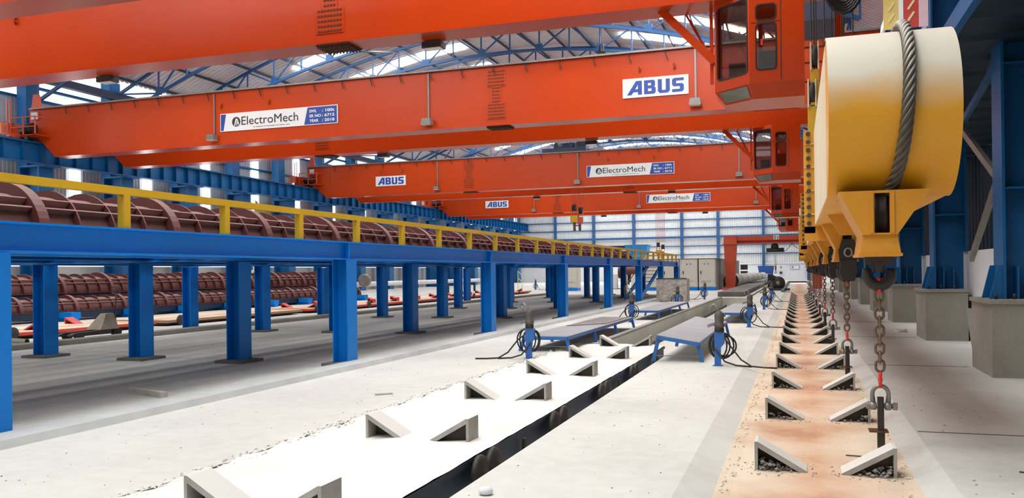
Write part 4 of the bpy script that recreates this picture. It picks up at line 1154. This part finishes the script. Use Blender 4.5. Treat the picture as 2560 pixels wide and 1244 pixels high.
def crinkle(p): return tuple(a+R_(-.022,.022) for a in p)
def face(p, u, v):
    p, u, v = Vector(p), Vector(u), Vector(v); o = len(vs)
    for j in range(N+1):
        for i in range(N+1):
            q_ = p+u*i/N+v*j/N; ed = i in (0,N) or j in (0,N); vs.append(tuple(q_) if ed else crinkle(q_))
    for j in range(N):
        for i in range(N): a = o+j*(N+1)+i; fs.append((a,a+1,a+N+2,a+N+1))
x0,x1,y0,y1,zt = -6.9,-5.35,44.0,45.2,1.17
face((x0,y0,.02),(x1-x0,0,0),(0,0,zt)); face((x1,y0,.02),(0,y1-y0,0),(0,0,zt)); face((x1,y1,.02),(x0-x1,0,0),(0,0,zt)); face((x0,y1,.02),(0,y0-y1,0),(0,0,zt)); face((x0,y0,.02+zt),(x1-x0,0,0),(0,y1-y0,0))
MB().add(vs, fs).build('foil_wrap', FOIL, t)
b = MB(); b.bar((x0,y0-.01,.02+zt),(x1,y0-.01,.02+zt),.05); b.build('top_edge', NAVY, t)
for x in (x0+.1,x1-.1): MB().box(x-.08,x+.08,y0,y1,0,.03).build('skid', WOOD, t)
t = thing('concrete_pole', 'long pale concrete pole with dark bands lying behind the gantry leg', 'pole', (-5.2,85,.6))
MB().cyl((-5.35,75,.66),(-3.7,104,.9),.6,28,r2=.36).build('shaft', POLE, t)
MB().lathe([(.5,-.05),(.64,-.05),(.64,.08),(.5,.08)], (-5.35,74.95,.66), 28, 'y').build('end_ring', STEELD, t)
for i in range(5):
    u = .12+.17*i; p = Vector((-5.35,75,.66)).lerp(Vector((-3.7,104,.9)),u); r = .6-.24*u
    MB().lathe([(r-.02,-.1),(r+.015,-.1),(r+.015,.1),(r-.02,.1)], p, 24, 'y').build('band', STEELD, t)
for y in (77,90,102): MB().box(-5.6,-3.4,y-.1,y+.1,.0,.2).build('timber_rest', WOOD, t) if False else None
t = thing('blue_bin', 'blue tilted steel bin in front of the far white wall', 'bin', (-4.1,122,0))
MB().hexa([(-4.9,121.5,1.0),(-3.1,121.5,1.0),(-3.1,122.8,1.0),(-4.9,122.8,1.0)],[(-5.1,121.3,2.1),(-2.95,121.3,2.1),(-2.95,123,2.1),(-5.1,123,2.1)]).build('tub', mat('deep_blue_paint',(30,84,156),.5), t)
b = MB()
for x in (-4.8,-3.2):
    for y in (121.6,122.7): b.box(x-.06,x+.06,y-.06,y+.06,0,1.0)
b.build('legs_frame', STEELD, t)
for i,(x,z) in enumerate(((-1.9,1.9),(.0,1.9))):
    pass
o = MB().prism([(-2.35,2.0),(-2.05,2.0),(-2.2,1.72)],'y',129.94,129.99).build('warning_sign', INKG); tag(o, 'small triangular sign on the far white wall', 'sign')
t = thing('notice_board', 'small pale notice board on the far white wall', 'sign', (-.4,129.9,2)); MB().box(-.9,.35,129.93,129.98,1.55,2.15).build('board', INKG, t); MB().box(-.84,.29,129.92,129.93,1.6,2.1).build('sheet', SIGNW, t)
MB().box(-.7,-.45,129.91,129.92,1.75,2.0).build('print', INKG, t)
t = thing('wall_valve', 'grey valve fitting on the far white wall', 'valve', (-2.2,129.8,.9)); MB().cyl((-2.2,129.97,1.1),(-2.2,129.6,1.1),.16,10).build('body', STEELG, t); MB().lathe([(.02,-.02),(.2,-.02),(.2,.02),(.02,.02)],(-2.2,129.58,1.1),12,'y').build('handwheel', STEELD, t)

# ================================================================== THINGS BEHIND AND UNDER THE PLATFORM
t = thing('blue_hopper', 'bright blue steel hopper seen above the far end of the platform', 'hopper', (-17.8,100,0))
MB().hexa([(-18.9,99.2,2.6),(-16.8,99.2,2.6),(-16.8,101,2.6),(-18.9,101,2.6)],[(-19.2,99,4.6),(-16.5,99,4.6),(-16.5,101.2,4.6),(-19.2,101.2,4.6)]).build('tub', CYAN, t)
for x in (-18.4,-17.4): MB().box(x-.04,x+.04,98.98,99.08,2.6,4.6).build('rib', CYAN, t)
MB().box(-19.25,-16.45,98.95,101.25,4.58,4.68).build('rim', CYAN, t)
MB().box(-23.4,-19.2,99.6,100.4,4.3,4.62).build('chute', DKBLUE, t)
for x in (-18.8,-16.9): MB().box(x-.08,x+.08,99.3,99.5,0,2.6).build('leg', DKBLUE, t)
t = thing('roller_bed_machine', 'machine with four white rounded posts and a dark roller under the platform end', 'machine', (-14.1,75,0))
for x in (-15.45,-14.55,-13.7,-12.8):
    MB().prism([(x-.24,0),(x+.24,0),(x+.24,1.15),(x+.17,1.32),(x-.17,1.32),(x-.24,1.15)],'y',74.6,75.2).build('post', WHITEW, t)
MB().cyl((-15.2,75.6,1.5),(-13.0,75.6,1.5),.55,18).build('roller', MAROON, t)
b = MB(); b.cyl((-14.5,75.4,.9),(-13.5,75.4,.9),.3,12); b.build('lower_roller', STEELD, t); MB().box(-15.6,-12.6,74.5,76,0,.06).build('base', CONC, t)
t = thing('white_pipe', 'long horizontal white pipe along the grey left wall, seen under the platform', 'pipe', (-27,55,.8))
MB().cyl((-27.0,44,.95),(-27.0,72,.95),.16,14).build('pipe_run', WHITEW, t)
for y in (46,52,58,64,70): MB().box(-27.08,-26.92,y-.06,y+.06,0,.8).build('support', DKBLUE, t)
MB().lathe([(.1,-.06),(.24,-.06),(.24,.06),(.1,.06)],(-27,72.05,.95),14,'y').build('end_flange', STEELD, t)
o = MB().cyl((-28.6,47.5,0),(-28.6,47.5,2.2),.12,12).build('white_standpipe', WHITEW); tag(o, 'white upright pipe beside the horizontal white pipe', 'pipe')
t = thing('handrail_stair', 'small pale yellow stair handrail against the grey wall far under the platform', 'railing', (-24.2,75,0))
b = MB(); b.bar((-24.6,75,1.75),(-24.2,75,1.3),.05); b.bar((-24.2,75,0),(-24.2,75,1.3),.05); b.bar((-24.6,75,0),(-24.6,75,1.75),.05); b.bar((-24.6,75,1.1),(-24.2,75,.7),.05); b.build('rails', mat('pale_yellow_paint',(222,214,160),.5), t)
o = MB().lathe([(.3,-.12),(.42,-.12),(.42,.12),(.3,.12)], (-27.0,49,1.2), 20, 'y').build('loose_steel_ring', STEELG); o.location.x = .5; tag(o, 'grey steel ring standing on end past the mould rack', 'ring')
t = thing('distribution_box', 'white double-socket electrical box on the wall above the floor moulds', 'electrical box', (-42.6,60,2.3))
MB().box(-42.75,-42.4,58.5,60.7,1.75,2.75).build('box', WHITEW, t)
for y in (59.2,59.9): MB().cyl((-42.38,y,2.2),(-42.41,y,2.2),.15,10).build('socket', BLACK, t)
o = MB().box(-42.9,-42.8,46.9,48.9,2.35,2.62).build('red_wall_sign', REDP); tag(o, 'red strip sign on the left wall, seen between platform columns', 'sign')
# draped tarpaulin on the left wall
vs, fs = [], []
for j in range(9):
    for i in range(13):
        y = 60.0+3.2*i/12; z = 7.9-1.3*j/8-.55*math.sin(PI*i/12)*(1-j/10); vs.append((-42.6+.06*math.sin(i*1.7+j),y,z))
for j in range(8):
    for i in range(12): a = j*13+i; fs.append((a,a+1,a+14,a+13))
o = MB().add(vs, fs, True).build('tarpaulin', TARP); tag(o, 'yellow-green tarpaulin draped on the left wall above the moulds', 'tarpaulin')

# ---- pallet truck
t = thing('pallet_truck', 'old grey hand pallet truck with looped handle parked beyond the platform columns', 'pallet truck', (-17.75,18.5,0), rz=math.radians(0))
for dx in (-.2,.2): MB().prism([(17.05,.08),(18.3,.08),(18.35,.2),(17.15,.17),(17.0,.12)],'x',-17.9+dx-.08,-17.9+dx+.08).build('fork', STEELD, t)
for dx in (-.2,.2):
    for y in (17.25,17.4): MB().cyl((-17.9+dx-.05,y,.06),(-17.9+dx+.05,y,.06),.055,12).build('roller', STEELD, t)
MB().hexa([(-18.15,18.0,.2),(-17.65,18.0,.2),(-17.65,18.65,.2),(-18.15,18.65,.2)],[(-18.0,18.35,.62),(-17.8,18.35,.62),(-17.8,18.6,.62),(-18.0,18.6,.62)]).build('pump_cover', mat('dirty_beige_steel',(150,140,120),.7,var=.2), t)
b = MB(); b.cyl((-17.9,18.72,.2),(-17.9,18.72,.62),.06,12); b.build('pump', BLACK, t)
for dx in (-.08,.08): MB().cyl((-17.9+dx-.03,18.8,.1),(-17.9+dx+.03,18.8,.1),.1,16).build('steer_wheel', BLACK, t)
MB().cyl((-17.9,18.75,.6),(-17.88,18.8,1.15),.022,8).build('handle_tube', STEELD, t)
pts = [(-17.88+.16*math.copysign(abs(math.cos(a))**.6,math.cos(a)),18.8,1.25+.1*math.copysign(abs(math.sin(a))**.6,math.sin(a))) for a in [2*PI*i/20 for i in range(20)]]
MB().tube(pts, .016, 6, closed=True).build('handle_loop', STEELD, t)
# ---- bits on the floor
o = MB().hexa([(-8.72,9.55,.0),(-8.66,9.46,.0),(-7.84,9.14,.0),(-7.80,9.24,.0)],[(-8.72,9.55,.07),(-8.66,9.46,.07),(-7.84,9.14,.075),(-7.80,9.24,.075)]).build('timber_offcut', WOOD)
o.location = (-.15,.0,.0); tag(o, 'pale square timber offcut lying on the floor under the platform', 'timber')
o = MB().bar((-5.3,10.05,.012),(-5.12,10.2,.012),.03,.02).build('wood_splinter', WOOD); tag(o, 'short wood splinter on the floor left of the dusty trolley', 'wood')
t = thing('steel_tube_offcut', 'grey tube lying on the floor at the left, end open', 'tube', (-18.2,15.9,.07)); MB().tube([(-18.7,16.0,.07),(-17.75,15.8,.07)], .06, 14, caps=False).build('tube_wall', CONC, t); MB().tube([(-18.7,16.0,.07),(-17.75,15.8,.07)], .045, 14).build('bore', BLACK, t)
o = MB().tube([(1.62,7.5,.006),(1.78,7.42,.006),(1.95,7.42,.006),(1.98,7.5,.006),(1.9,7.52,.006)], .006, 5).build('bent_wire', STEELD); tag(o, 'bent thin wire lying on the floor at lower right', 'wire')
o = MB().cyl((.4,8.25,-.09),(.62,8.22,-.09),.006,5).build('thin_rod', STEELD); tag(o, 'thin dark rod on the rusty pit bed near the first chain', 'rod')
o = MB().lathe([(.02,0),(.05,.01),(.055,.03),(.04,.05),(.02,.055)], (-2.15,5.75,0), 12).build('crumpled_cup', WHITEW); tag(o, 'small crumpled white cup on the floor at the bottom edge', 'cup')
o = MB().hexa([(2.35,22.9,0),(2.6,23.0,0),(2.55,23.5,0),(2.3,23.4,0)],[(2.38,22.95,.05),(2.55,23.0,.09),(2.5,23.4,.04),(2.35,23.3,.07)]).build('crumpled_sheet', WOOD); tag(o, 'crumpled pale sheet on the floor by the second pier', 'litter')

# ---- high-bay lamps under the trusses
def lamp(x, y):
    z = zarc(x,17.1); t = thing('high_bay_lamp', 'x', 'lamp', (x,y,z-1.6), 'black high-bay lamps under the roof')
    MB().cyl((0,0,.4),(0,0,1.6),.015,6).build('rod', STEELD, t, True)
    MB().lathe([(.05,.45),(.14,.4),(.16,.15),(.3,.0),(.28,-.02)], (0,0,0), 14).build('housing', BLACK, t, True)
    return t
for i,(x,y) in enumerate(((-34.5,50.2),(-28.5,56.4),(-22.0,62.7),(-11.0,50.2),(-8.5,56.4),(-5.2,62.7))):
    lamp(x,y)['label'] = 'black high-bay lamp under the roof, %s from the left' % ORD[i]
